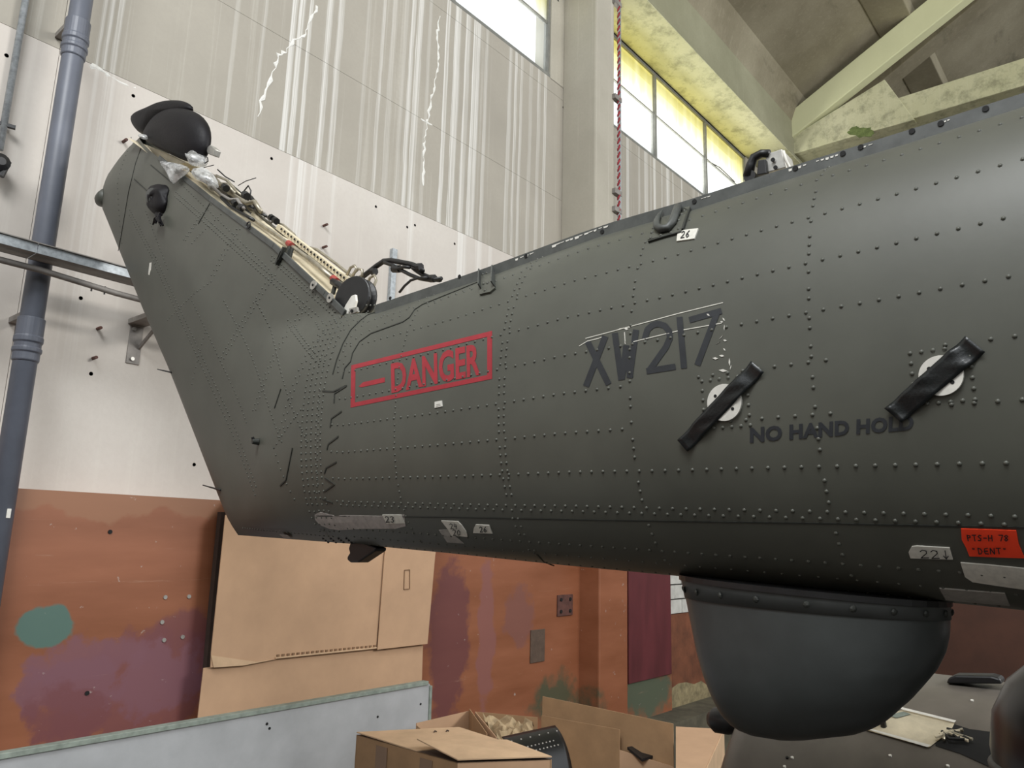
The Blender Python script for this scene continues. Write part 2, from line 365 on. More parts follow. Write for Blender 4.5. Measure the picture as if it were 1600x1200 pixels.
# ------------------------------------------------------------------ the room
floor = S(MB().box((-16, -20, -0.2), (46, 6.6, 0)).build('floor', 'floor'))
wall = S(MB().box((-16, 6.34, 0), (46, 6.6, 9.95)).build('wall_left', 'wall_mid'))
wall['label'] = 'tall streaked concrete wall with orange painted lower part'
ZL = [3.44, 6.90, 8.10, 9.73, 9.95]
for (z0, z1, mt, y) in [(3.44, 6.897, 'wall_mid', 6.296), (6.90, 8.10, 'wall_up', 6.30), (8.10, 9.73, 'wall_up', 6.30), (9.73, 9.95, 'wall_up', 6.30)]:
    for (x0, x1) in [(-16, 1.758), (1.762, 8.1), (8.1, 18), (18, 46)]:
        MB().box((x0, y, z0 + .0015), (x1, 6.34, z1 - .0015)).build('concrete_panel', mt, wall)
MB().box((-16, 6.0, 0), (8.56, 6.34, 3.44)).build('dado', 'dado', wall)
MB().box((9.25, 6.0, 0), (onY(1048, 950, 6.0).x, 6.34, 3.44)).build('dado', 'dado', wall)
xb = onY(1048, 950, 6.0).x
MB().box((xb, 6.06, 0), (18, 6.34, onY(1060, 960, 6.0).z)).build('dado', 'blockorange', wall)
MB().box((18, 6.0, 0), (46, 6.34, 3.44)).build('dado', 'dado', wall)
z = onY(1060, 960, 6.0).z
row = 0
me_blocks = {}
while z < 3.40:
    x = xb + 0.01 - (0.23 if row % 2 else 0)
    while x < 14.5:
        x0 = max(x, xb + .005); x1 = x + 0.44
        if x1 - x0 > .05:
            MB().box((x0, 6.05 + random.uniform(-.004, .004), z + .012), (x1, 6.33, min(z + .215, 3.44))).build('block', 'block', wall)
        x += 0.455
    z += 0.225; row += 1
MB().box((14.5, 6.06, onY(1060, 960, 6.0).z), (18, 6.34, 3.44)).build('dado', 'block', wall)
# head wall over the windows and the strips between them
MB().box((-16, 6.3, 11.72), (46, 6.6, 12.6)).build('head_wall', 'pillar', wall)
for (x0, x1) in [(8.10, 9.23), (15.29, 18.0)]:
    MB().box((x0, 6.3, 9.94), (x1, 6.6, 11.72)).build('wall_strip', 'pillar', wall)
# pillar
pil = S(MB().box((8.43, 5.70, 3.44), (8.93, 6.32, 12.2)).build('trim_1', 'pillar', bevel=.03)); pil['label'] = 'tall square concrete pillar between the high windows'
MB().box((8.56, 5.69, 0), (9.25, 6.32, 3.44)).build('pillar_casing', 'dado', pil, bevel=.02)

def window(n, x0, x1, muls):
    w = S(MB().box((x0, 6.30, 9.95), (x1, 6.40, 10.0)).build('window_%d' % n, 'frame'))
    f = MB(); f.box((x0, 6.32, 11.66), (x1, 6.40, 11.72))
    for e in (x0, x1 - .05): f.box((e, 6.32, 10.0), (e + .05, 6.40, 11.66))
    f.build('window_frame', 'frame', w)
    for mx in muls: MB().box((mx - .03, 6.31, 10.0), (mx + .03, 6.40, 11.66)).build('mullion', 'frame', w)
    xs = [x0] + list(muls) + [x1]
    for a, b in zip(xs, xs[1:]):
        MB().box((a + .03, 6.33, 10.86), (b - .03, 6.38, 10.885)).build('transom', 'frame', w)
        MB().box((a + .03, 6.355, 10.0), (b - .03, 6.36, 10.86)).build('pane', 'glass', w)
        MB().box((a + .03, 6.355, 10.885), (b - .03, 6.36, 11.66)).build('pane', 'glass_yellow', w)
    return w
window(1, -8.2, 8.10, [-6.2, -4.15, -2.1, -.05, 2.0, 4.05, 6.05])
w2 = window(2, 9.23, 15.29, [11.28, 13.33])
MB().tube([onY(1107, 252, 6.34), onY(1125, 262, 6.32), onY(1148, 284, 6.32)], .012, 6).build('stay_wire', 'frame', w2)
window(3, 18.0, 40, [20, 22, 24, 26, 28, 30, 32, 34, 36, 38])

# roof: slab sloping up from the wall, edge beam, purlin, truss frame
ceil = S(MB().hexa([(-6, 6.5, 12.5), (46, 6.5, 12.5), (46, -13, 23.42), (-6, -13, 23.42),
                    (-6, 6.5, 12.75), (46, 6.5, 12.75), (46, -13, 23.7), (-6, -13, 23.7)]).build('ceiling', 'roof'))
ceil['label'] = 'sloping stained concrete roof slab'
zbt = onY(1075, 0, 5.45).z
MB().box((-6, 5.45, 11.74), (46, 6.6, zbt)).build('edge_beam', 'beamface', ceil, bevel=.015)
MB().box((-6, 5.452, 11.72), (46, 6.6, 11.74)).build('beam_soffit', 'beam', ceil)  # thin slab whose yellow stands for light through the panes
MB().hexa([(-6, 5.46, zbt - .05), (46, 5.46, zbt - .05), (46, 6.5, zbt - .05), (-6, 6.5, zbt - .05), (-6, 5.15, zbt + .8), (46, 5.15, zbt + .8), (46, 6.5, zbt + .8), (-6, 6.5, zbt + .8)]).build('edge_haunch', 'roof', ceil)
XF = 16.0
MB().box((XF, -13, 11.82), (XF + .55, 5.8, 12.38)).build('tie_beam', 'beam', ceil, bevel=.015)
a = onX(1240, 217, XF); b = onX(1500, 10, XF); d = (b - a).normalized(); up = Vector((0, d.z, -d.y)); up = up if up.z > 0 else -up
hs = (onX(1455, 0, XF) - a).dot(up)
a = a - d * .12 - Vector((.10, 0, 0)); lo4 = [a, a + Vector((.26, 0, 0)), a + Vector((.26, 0, 0)) + up * hs, a + up * hs]
MB().hexa(lo4 + [q + d * 9 for q in lo4]).build('strut', 'strut', ceil, bevel=.02)
a2 = Vector((XF + .6, 4.6, 12.6)); 
MB().bar(Vector((XF + 1.2, 6.4, 12.33)), Vector((XF + 1.2, -12, 22.6)), .5, .6).build('rafter', 'roof', ceil, bevel=.02)
MB().bar(Vector((4.2, 5.0, 13.3)), Vector((4.2, -12, 22.8)), .5, .6).build('rafter', 'roof', ceil, bevel=.02)
# gusset where strut meets the tie
g = [onX(x, y, XF - .03) for x, y in [(1222, 206), (1250, 206), (1382, 124), (1429, 187), (1330, 214), (1222, 246)]]
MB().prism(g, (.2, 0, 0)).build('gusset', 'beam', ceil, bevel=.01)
rq = random.Random(4)
MB().prism([onX(1346 + 22 * math.cos(t) * rq.uniform(.75, 1.1), 206 - 8 * math.sin(t) * rq.uniform(.7, 1.3), XF - .034) for t in [k * math.pi / 11 for k in range(22)]], (.01, 0, 0)).build('moss_patch', 'moss', ceil)
for yy in (3.25, -1.0, -5.0):
    zz = 12.5 + (6.5 - yy) * .56
    MB().box((-6, yy - .35, zz - .22), (46, yy + .35, zz + .25)).build('purlin', 'roof', ceil, bevel=.02)
# the other walls: orange cross wall beyond the pillar, far side and back left open above for the high windows
S(MB().box((18.0, -14, 0), (18.3, 6.0, 3.6)).build('wall_cross', 'cross'))
S(MB().box((46, -20, 0), (46.3, 6.6, 14)).build('wall_far', 'wall_up'))
S(MB().box((-16, -14.3, 0), (46, -14, 6.5)).build('wall_right', 'wall_up'))
S(MB().box((-14.3, -14, 0), (-14, 6.0, 9.0)).build('wall_back', 'wall_up'))

# lime-filled cracks standing slightly proud of the wall
def crack(pts, w, mat='crust'):
    pts = [onY(x, y, 6.297) for x, y in pts]; fine = []
    for a, b in zip(pts, pts[1:]):
        m = max(3, int((b - a).length / .045))
        for k in range(m):
            q = a.lerp(b, k / m); fine.append(q + Vector((random.uniform(-1, 1) * w * .9, 0, random.uniform(-1, 1) * w * .5)))
    fine.append(pts[-1]); mb = MB()
    mb.tube([q + Vector((0, .002, 0)) for q in fine], [random.choice((.2, .35, .5, .8, 1.1)) * w for _ in fine], 5)
    for q in mb.v: q.y = 6.299 + (q.y - 6.299) * .3
    mb.build('lime_crack', mat, wall)
crack([(497, 10), (487, 25), (480, 45), (474, 55), (460, 62), (447, 80), (434, 85), (431, 100), (424, 125), (415, 142), (409, 160), (403, 182)], .022)
crack([(687, 25), (683, 60), (686, 85), (682, 120), (675, 150), (669, 185), (664, 215), (662, 250), (662, 290)], .018)
crack([(657, 185), (668, 192), (676, 196)], .015)
crack([(140, 100), (160, 112), (185, 125), (212, 137)], .03)

# ------------------------------------------------------------------ helicopter tail: one half-thickness field for boom and fin
XC = 2.10
TOPL = [(-1.6, 4.262), (0.1415, 4.206), (.386, 4.197), (.676, 4.191), (.965, 4.178), (1.308, 4.176), (1.847, 4.135), (2.427, 4.108), (2.64, 4.120)]
BOTL = [(-1.6, 2.98), (.30, 3.074), (.403, 3.078), (1.05, 3.100), (1.555, 3.116), (2.06, 3.136), (2.61, 3.154), (3.56, 3.178)]
def zt(Y): return interp(min(Y, 2.64), TOPL)
def zb(Y): return interp(Y, BOTL)
def aw(Y): return .255 + .06 * (2.64 - min(Y, 2.64))
YJ = 2.64
NE = 2.25
def hboom(Y, Z):
    a = aw(Y); t, b0 = zt(Y), zb(Y); st = (1 - (.13 / a) ** NE) ** (1 / NE); b = (t - b0) / (1 + st)
    if Z > t: return .13
    s = (Z - b0 - b) / b
    return a * max(0.0, 1 - min(1.0, abs(s)) ** NE) ** (1 / NE)
def zs(Y, s):
    a = aw(Y); t, b0 = zt(Y), zb(Y); st = (1 - (.13 / a) ** NE) ** (1 / NE); b = (t - b0) / (1 + st); return b0 + b + s * b
def yz(p): return (p.y, p.z)
TE = [yz(onX(x, y, 2.085)) for x, y in [(368, 836), (355, 810), (310, 695), (265, 580), (226, 490), (190, 400), (172, 355), (160, 326), (163, 292), (172, 270), (188, 247), (203, 229), (221, 213)]]
FE = [yz(onX(x, y, X)) for x, y, X in [(540, 490, 1.97), (510, 460, 1.97), (430, 385, 1.97), (330, 311, 1.97), (255, 249, 1.99), (224, 219, 2.08)]]
def seglen(P): return [math.dist(p, q) for p, q in zip(P, P[1:])]
def along(P, t):
    L = seglen(P); tot = sum(L); d = t * tot
    for (p, q, l) in zip(P, P[1:], L):
        if d <= l + 1e-9: f = d / l; return (p[0] + (q[0] - p[0]) * f, p[1] + (q[1] - p[1]) * f)
        d -= l
    return P[-1]
def dist_poly(P, y, z):
    best = 9
    for (a, b) in zip(P, P[1:]):
        dy, dz = b[0] - a[0], b[1] - a[1]; t = max(0, min(1, ((y - a[0]) * dy + (z - a[1]) * dz) / (dy * dy + dz * dz)))
        best = min(best, math.hypot(y - a[0] - t * dy, z - a[1] - t * dz))
    return best
FE[0] = (YJ, FE[0][1]); TOPL[-1] = (2.64, FE[0][1])
def H(Y, Z):
    if Y <= YJ: return hboom(Y, Z)
    w = smooth((Y - YJ) / .9)
    d = dist_poly(TE, Y, Z)
    hf = .012 + .135 * min(1.0, d / .6) ** .6 * (1 - .08 * smooth(1 - dist_poly(FE, Y, Z) / .2))
    sb = max(0.0, min(1.0, (Z - zb(Y)) / .14)); hf *= math.sqrt(max(0.0, 1 - (1 - sb) ** 2))
    return (1 - w) * hboom(YJ, Z + zb(YJ) - zb(Y)) + w * hf
def P3(Y, Z, off=0.0):
    h = H(Y, Z); e = .004
    n = Vector((-1, -(H(Y + e, Z) - H(Y - e, Z)) / (2 * e) * 1.0, -(H(Y, Z + e) - H(Y, Z - e)) / (2 * e)))
    # surface X = XC - H ; outward normal is (-1, -dH/dY, -dH/dZ) pointing to -X
    n = Vector((-1, n.y, n.z)); n.y = -n.y * -1; n.z = -n.z * -1
    n = n.normalized()
    return Vector((XC - h, Y, Z)) + n * off, n
def hit(px, py):
    d = ray(px, py); x = 1.85
    for _ in range(40):
        t = x / d.x; Y = d.y * t; Z = EYE.z + d.z * t
        x += (XC - H(Y, Z) - x) * .6
    t = x / d.x
    return d.y * t, EYE.z + d.z * t
def skin_at(px, py, off=0.0): Y, Z = hit(px, py); return P3(Y, Z, off)

tail = thing('helicopter_tail', (XC, 1.0, 3.0), 'dark olive helicopter tail boom with swept fin, red danger box and serial number', 'helicopter')

# boom skin
NY, NS = 60, 44
ths = [math.radians(-90 + 180 * k / NS) for k in range(NS + 1)]
mb = MB(); vs = []; fs = []
YS = [YJ - (YJ + 1.5) * i / NY for i in range(NY + 1)]
def boom_col(Y):
    a = aw(Y); st = (1 - (.13 / a) ** NE) ** (1 / NE); col = []
    for k in range(NS + 1):
        u = k / NS; ang = -math.pi / 2 + u * (math.pi / 2 + math.asin(min(1, st)))
        s = math.copysign(abs(math.sin(ang)) ** .95, math.sin(ang)); s = min(s, st)
        Z = zs(Y, s); col.append((H(Y, Z), Z))
    return col
for Y in YS:
    c = boom_col(Y)
    vs += [(XC - h, Y, Z_) for h, Z_ in reversed(c)] + [(XC + h, Y, Z_) for h, Z_ in c[1:]]
W_ = 2 * NS + 1
for i in range(NY):
    for k in range(W_ - 1):
        fs.append((i * W_ + k, i * W_ + k + 1, (i + 1) * W_ + k + 1, (i + 1) * W_ + k))
mb.add(vs, fs).build('boom_skin', 'skin', tail, smooth=True, fix=False)
# fin skin, ruled between trailing edge and front edge
FR = [(YJ, zs(YJ, -1 + 2e-4))]
zj0, zj1 = zb(YJ), FE[0][1]
FRONT = [(YJ, zj0 + (zj1 - zj0) * k / 20) for k in range(21)] + FE[1:]
NR, NC = 70, 26
def uv(u, v):
    p = along(FRONT, v); q = along(TE, v); return (p[0] + (q[0] - p[0]) * u, p[1] + (q[1] - p[1]) * u)
for sgn in (-1, 1):
    vs = []; fs = []
    for i in range(NR + 1):
        v = (i / NR) ** 1.0
        for k in range(NC + 1):
            u = 1 - (1 - k / NC) ** 1.3
            Y, Z = uv(u, v); Y = max(Y, YJ)
            vs.append((XC + sgn * H(Y, Z), Y, Z))
    n = NC + 1
    for i in range(NR):
        for k in range(NC): fs.append((i * n + k, i * n + k + 1, (i + 1) * n + k + 1, (i + 1) * n + k))
    MB().add(vs, fs).build('fin_skin', 'skin', tail, smooth=True, fix=False)
# trailing-edge cap
mb = MB(); TT = [along(TE, k / 60) for k in range(61)]
mb.add([(XC + sg * (H(y, zz) + .001), y, zz) for y, zz in TT for sg in (-1, 1)], [(2 * i, 2 * i + 1, 2 * i + 3, 2 * i + 2) for i in range(60)]).build('trailing_edge', 'skin', tail, smooth=True)
# tail light bump
c = onX(163, 311, 2.08); mb = MB(); mb.lathe(c + Vector((0, -.06, .01)), (0, 1, -.1), [(.06, 0), (.062, .06), (.056, .10), (.038, .135), (.018, .15), (.004, .153)], 18).build('tail_lamp_housing', 'skin', tail, smooth=True)

# the fuselage the boom runs into, behind and to the right of the eye
secs = [(-1.45, .50, .60, 3.62), (-2.0, .62, .72, 3.6), (-2.8, .95, 1.0, 3.45), (-3.8, 1.15, 1.25, 3.3), (-7.5, 1.2, 1.3, 3.25), (-9.0, .9, 1.0, 3.1), (-9.8, .3, .4, 3.0)]
vs = []; NF = 32
for (Y, hw, hh, zc) in secs:
    for k in range(NF):
        t = 2 * math.pi * k / NF; cx_ = math.copysign(abs(math.cos(t)) ** .8, math.cos(t)); sz_ = math.copysign(abs(math.sin(t)) ** .8, math.sin(t)); vs.append((XC + cx_ * hw, Y, zc + sz_ * hh))
fs = [(i * NF + k, i * NF + (k + 1) % NF, (i + 1) * NF + (k + 1) % NF, (i + 1) * NF + k) for i in range(len(secs) - 1) for k in range(NF)] + [tuple(range(NF)), tuple(range((len(secs) - 1) * NF, len(secs) * NF))]
MB().add(vs, fs).build('fuselage_body', 'skin', tail, smooth=True)
for (x, y) in ((1.2, -4.2), (3.0, -4.2), (2.1, -8.3)):
    MB().tube([(x, y, 2.4), (x, y, .3)], .07, 12).build('landing_leg', 'rail', tail, smooth=True)
    MB().disc((x - .1, y, .36), (1, 0, 0), .36, .2, 28).build('landing_wheel', 'black', tail, bevel=.04)

# open deck of boom and fin
dk = MB(); n = 24
pts = [(y, zt(y) - .02) for y in [-1.5 + i * (YJ + 1.5) / 20 for i in range(21)]]
dk.add([(XC + s * .13, y, q) for y, q in pts for s in (-1, 1)], [(2 * i, 2 * i + 1, 2 * i + 3, 2 * i + 2) for i in range(20)])
dk.build('deck_panel', 'cream', tail)
fdir = Vector((0, FE[4][0] - FE[0][0], FE[4][1] - FE[0][1])).normalized(); fn = Vector((0, -fdir.z, fdir.y))
dk = MB(); FP = [Vector((0, y, q)) - fn * .025 for y, q in FE]
dk.add([Vector((XC + s * .128, 0, 0)) + p for p in FP for s in (-1, 1)], [(2 * i, 2 * i + 1, 2 * i + 3, 2 * i + 2) for i in range(len(FP) - 1)])
dk.build('fin_deck', 'cream', tail)
for sgn in (-1, 1):
    mb = MB()
    for p, q in zip(FE[:-1], FE[1:-1]):
        a = Vector((XC + sgn * .137, *p)); b = Vector((XC + sgn * .137, *q)); mb.bar(a, b, .012, .03, fn)
    mb.build('fin_lip', 'rail', tail, bevel=.003)
# top rail with holes
for sgn in (-1, 1):
    rl = MB()
    for i in range(30):
        y0 = 2.43 - i * .13; y1 = y0 - .13
        rl.bar((XC + sgn * .135, y0, zt(y0) + .010), (XC + sgn * .135, y1, zt(y1) + .010), .010, .044)
    rl.build('top_rail', 'rail', tail)
for (px, py) in [(610, 466), (718, 432), (822, 400), (941, 362), (1085, 315), (1243, 263), (1317, 240), (1345, 230), (1425, 205), (1470, 193), (1540, 170)]:
    q = onX(px, py, XC - .1405); MB().disc(q, (-1, 0, 0), .0075, .002, 10).build('rail_hole', 'hole', tail)
# chipped white paint along the rail's top
ch = MB()
def chip(x0, x1, th):
    n = max(3, int((x1 - x0) / 7))
    for k in range(n):
        px = x0 + (x1 - x0) * k / n; 
        yy = interp(px, [(590, 473), (750, 425), (940, 355), (1090, 312), (1240, 262), (1420, 207), (1600, 148)])
        l = (x1 - x0) / n * random.uniform(.6, 1.1)
        y2 = interp(px + l, [(590, 473), (750, 425), (940, 355), (1090, 312), (1240, 262), (1420, 207), (1600, 148)])
        t = th * random.uniform(.3, 1)
        a, b, c, d = [onX(u, v, XC - .1412) for u, v in ((px, yy), (px + l, y2), (px + l * .8, y2 + t), (px + l * .1, yy + t * .8))]
        ch.prism([a, b, c, d], (.0008, 0, 0))
for a in [(805, 835, 5), (862, 905, 5), (905, 950, 4), (1095, 1110, 3), (1232, 1262, 6), (1275, 1312, 5), (1340, 1365, 3), (1470, 1485, 3)]: chip(*a)
ch.build('chipped_paint', 'white', tail, kind='stuff')

# rivets: stringer rows, frame columns, fin rows (domes a few pixels across)
rv = MB(); R0 = .0052
def rivet(Y, Z, r=R0):
    p, n = P3(Y, Z); rv.dome(p, n, r, r * .75)
def s_of(px, py):
    Y, Z = hit(px, py); lo, hi = -.999, .999
    for _ in range(40):
        m = (lo + hi) / 2
        if zs(Y, m) < Z: lo = m
        else: hi = m
    return lo
ROWS = [(1262, 268), (1262, 286), (1257, 342), (1257, 412), (1262, 488), (1272, 565), (1285, 647), (1297, 729), (1300, 800), (1303, 811), (1325, 882)]
SR = [s_of(*q) for q in ROWS]
for i, s in enumerate(SR):
    Y = 2.50; k = 0
    sp = .040 if i not in (0,) else .026
    off = .02 if i == 9 else 0
    while Y > -.35:
        if not (i in (5, 6) and any(abs(Y - yd) < .085 for yd in (.98, .42))): rivet(Y - off, zs(Y - off, s))
        Y -= sp
SB = s_of(1010, 872)
Y = 2.5
while Y > -.3: rivet(Y, zs(Y, -.985), .004); rivet(Y, zs(Y, -.93), .004); Y -= .045
FRAMES = [hit(617, 650)[0], hit(780, 600)[0], hit(788, 600)[0], hit(984, 560)[0], hit(1268, 565)[0], hit(1640, 560)[0]]
for i, Y in enumerate(FRAMES):
    s = .93; k = 0
    while s > -.93:
        Z = zs(Y, s)
        if min(abs(s - q) for q in SR) > .02: rivet(Y, Z, .0045 if i == 0 else R0)
        s -= .045 if i in (1, 2) else .042; k += 1
        if i > 2 and k % 5 == 4: s -= .035
rv.build('boom_rivets', 'skin', tail, smooth=True, kind='stuff')
rv = MB()
for j in range(5):     # band of rivets at the fin joint
    s = .9
    while s > -.93: rivet(YJ - .06 + j * .035, zs(YJ, s + random.uniform(-.005, .005)), .0055); s -= .05
def fline(p, q, step=.034, dbl=0.0, r=.0052):
    (y0, z0), (y1, z1) = hit(*p), hit(*q); L = math.hypot(y1 - y0, z1 - z0); n = int(L / step); uy, uz = (y1 - y0) / L, (z1 - z0) / L
    for k in range(n + 1):
        rivet(y0 + (y1 - y0) * k / n, z0 + (z1 - z0) * k / n, r)
        if dbl: rivet(y0 + (y1 - y0) * (k + .5) / n - uz * dbl, z0 + (z1 - z0) * (k + .5) / n + uy * dbl, r)
for a in [((203, 328), (243, 402), .034, .03), ((243, 402), (400, 760), .03, .04), ((228, 330), (262, 420)), ((255, 260), (420, 420), .04), ((275, 300), (505, 505), .03, .025),
          ((300, 380), (350, 330), .03), ((330, 320), (290, 375), .03, .02), ((375, 358), (335, 430), .03, .03), ((430, 430), (350, 560), .03, .03), ((480, 470), (400, 640), .03, .03), ((505, 520), (440, 680), .032, .03),
          ((262, 500), (330, 440), .035), ((470, 640), (428, 700), .03), ((428, 700), (460, 780), .035), ((380, 825), (520, 838), .03),
          ((425, 400), (530, 495), .028, .02), ((300, 470), (385, 660), .03), ((350, 470), (440, 690), .03), ((400, 470), (480, 690), .03), ((205, 215), (190, 380), .04), ((320, 520), (300, 600)), ((450, 500), (500, 560), .03, .02)]:
    fline(*a)
def along_px(pl, step):
    for (a, b) in zip(pl, pl[1:]):
        n = max(1, int(math.dist(a, b) / step))
        for k in range(n): rivet(*hit(a[0] + (b[0] - a[0]) * k / n, a[1] + (b[1] - a[1]) * k / n), .0050)
along_px([(735, 440), (690, 456), (655, 470), (640, 480), (625, 494), (590, 510), (565, 522), (548, 536), (540, 556), (534, 580)], 11)
along_px([(742, 432), (700, 446), (650, 462), (605, 477)], 10)
along_px([(735, 450), (690, 468), (660, 483)], 11)
along_px([(600, 492), (575, 503), (556, 515), (542, 536), (531, 562), (526, 584)], 10)
along_px([(575, 487), (553, 500), (538, 515), (524, 540), (514, 570), (510, 590)], 10)
along_px([(532, 505), (518, 530), (508, 556), (502, 590), (498, 640), (496, 700), (495, 780)], 10)
along_px([(515, 480), (530, 495), (560, 492), (585, 487)], 9)
rv.build('fin_rivets', 'skin', tail, smooth=True, kind='stuff')

# strips lying on the skin: seams, doubler edges, ridges
def ribbon(px_pts, w, h, name, mat, sub=6):
    pts = []
    for (a, b) in zip(px_pts, px_pts[1:]):
        n = max(2, int(math.dist(a, b) / sub))
        pts += [(a[0] + (b[0] - a[0]) * k / n, a[1] + (b[1] - a[1]) * k / n) for k in range(n)]
    pts.append(px_pts[-1]); Q = [skin_at(*p) for p in pts]; mb = MB(); vs = []; fs = []
    for i, (p, nn) in enumerate(Q):
        d = (Q[min(i + 1, len(Q) - 1)][0] - Q[max(i - 1, 0)][0]).normalized(); sd = d.cross(nn).normalized()
        vs += [p - sd * w / 2 - nn * .001, p - sd * w / 2 + nn * h, p + sd * w / 2 + nn * h, p + sd * w / 2 - nn * .001]
    for i in range(len(Q) - 1):
        for k in range(4): fs.append((4 * i + k, 4 * i + (k + 1) % 4, 4 * i + 4 + (k + 1) % 4, 4 * i + 4 + k))
    return mb.add(vs, fs).build(name, mat, tail)
DA = [(747, 441), (687, 465), (660, 476), (648, 484), (640, 496), (630, 503), (580, 521), (562, 534), (551, 552), (548, 565), (539, 575), (535, 592)]
DB = [(589, 487), (575, 492), (563, 501), (548, 516), (536, 537), (526, 563), (520, 585)]
ribbon(DA, .005, .0025, 'panel_seam', 'seam'); ribbon(DB, .005, .0025, 'panel_seam', 'seam')
for seg in [[(542, 603), (523, 615), (522, 630)], [(534, 643), (518, 654), (516, 668)], [(529, 682), (513, 694), (511, 703)], [(526, 722), (510, 731), (507, 740)], [(508, 747), (523, 757), (507, 768)], [(504, 780), (520, 786)],
            [(504, 611), (521, 612), (540, 603)]]:
    ribbon(seg, .006, .0025, 'doubler_edge', 'seam')
for seg in [[(457, 700), (447, 750), (438, 759)], [(439, 608), (429, 638)], [(221, 230), (212, 255), (201, 300), (190, 365), (185, 392)], [(310, 350), (328, 318)], [(236, 258), (268, 285)], [(210, 280), (232, 300)]]:
    ribbon(seg, .006, .003, 'stiffener_ridge', 'seam')
ribbon([(495, 806), (700, 808), (900, 812), (1100, 815), (1300, 818), (1480, 822), (1640, 825)], .004, .0015, 'lap_seam', 'seam', 25)
ribbon([(839, 866), (850, 878), (866, 884)], .004, .002, 'panel_seam', 'seam')

# flat marks: a pixel-measured outline laid on the skin
def lay(bm_verts, faces, name, mat, off, thick=0.0, **props):
    Q = [skin_at(x, y) for x, y in bm_verts]
    vs = [p + n * off for p, n in Q]; fs = [tuple(f) for f in faces]
    if thick:
        k = len(vs); vs += [p + n * (off - thick) for p, n in Q]
        cnt = {}
        for f in faces:
            for a, b in zip(f, list(f[1:]) + [f[0]]): cnt[(a, b)] = 1
        fs += [(b, a, a + k, b + k) for (a, b) in cnt if (b, a) not in cnt]
    return MB().add(vs, fs).build(name, mat, tail, fix=False, **props)
def poly_mesh(poly, maxlen):
    bm = bmesh.new(); f = bm.faces.new([bm.verts.new((x, y, 0)) for x, y in poly])
    return bm_finish(bm, maxlen)
def bm_finish(bm, maxlen):
    bmesh.ops.triangulate(bm, faces=bm.faces[:])
    for _ in range(6):
        es = [e for e in bm.edges if e.calc_length() > maxlen]
        if not es: break
        bmesh.ops.subdivide_edges(bm, edges=es, cuts=1); bmesh.ops.triangulate(bm, faces=bm.faces[:])
    bm.verts.index_update()
    v = [(q.co.x, q.co.y) for q in bm.verts]; f = []
    for q in bm.faces:
        idx = [w.index for w in q.verts]; a, b, c = [v[i] for i in idx[:3]]
        if (b[0] - a[0]) * (c[1] - a[1]) - (b[1] - a[1]) * (c[0] - a[0]) > 0: idx.reverse()
        f.append(idx)
    bm.free(); return v, f
def patch(poly, name, mat, off=.0012, maxlen=14, **props):
    v, f = poly_mesh(poly, maxlen); return lay(v, f, name, mat, off, off, **props)
def quad_map(q, u, v):  # q: TL TR BR BL in pixels; v up
    (ax, ay), (bx, by), (cx, cy), (dx, dy) = q
    tx, ty = ax + (bx - ax) * u, ay + (by - ay) * u; lx, ly = dx + (cx - dx) * u, dy + (cy - dy) * u
    return (lx + (tx - lx) * v, ly + (ty - ly) * v)
def text_mark(txt, quad, name, mat, bold=.02, off=.0012, xs=1.0, **props):
    cu = bpy.data.curves.new('t', 'FONT'); cu.body = txt; cu.size = 1; cu.offset = bold; cu.resolution_u = 3; cu.space_character = xs
    o = bpy.data.objects.new('t', cu); COL.objects.link(o)
    dg = bpy.context.evaluated_depsgraph_get(); me = bpy.data.meshes.new_from_object(o.evaluated_get(dg))
    bpy.data.objects.remove(o); bpy.data.curves.remove(cu)
    bm = bmesh.new(); bm.from_mesh(me); bpy.data.meshes.remove(me)
    bmesh.ops.remove_doubles(bm, verts=bm.verts[:], dist=1e-4)
    x0 = min(v.co.x for v in bm.verts); x1 = max(v.co.x for v in bm.verts); y0 = min(v.co.y for v in bm.verts); y1 = max(v.co.y for v in bm.verts)
    for v in bm.verts:
        X, Y = quad_map(quad, (v.co.x - x0) / (x1 - x0), (v.co.y - y0) / (y1 - y0)); v.co = (X, Y, 0)
    v, f = bm_finish(bm, 12)
    return lay(v, f, name, mat, off, **props)
def strokes(lines, quad, w, name, mat, off=.0055, cap=.3, **props):  # handwriting: polylines in a 0..1 box, w in pixels
    mb = MB()
    for ln in lines:
        pts = [quad_map(quad, *p) for p in ln]
        for a, b in zip(pts, pts[1:]):
            L = math.dist(a, b) or 1; ex, ey = (b[0] - a[0]) / L, (b[1] - a[1]) / L; nx, ny = -ey * w / 2, ex * w / 2; e = w * cap
            c = [(a[0] - ex * e + nx, a[1] - ey * e + ny), (b[0] + ex * e + nx, b[1] + ey * e + ny), (b[0] + ex * e - nx, b[1] + ey * e - ny), (a[0] - ex * e - nx, a[1] - ey * e - ny)]
            m = max(1, int(L / 10)); top = [skin_at(c[0][0] + (c[1][0] - c[0][0]) * k / m, c[0][1] + (c[1][1] - c[0][1]) * k / m) for k in range(m + 1)]
            bot = [skin_at(c[3][0] + (c[2][0] - c[3][0]) * k / m, c[3][1] + (c[2][1] - c[3][1]) * k / m) for k in range(m + 1)]
            off += 4e-6
            mb.add([p + n * off for p, n in top + bot], [(k, k + 1, m + 2 + k, m + 1 + k) for k in range(m)])
    return mb.build(name, mat, tail, fix=False, **props)

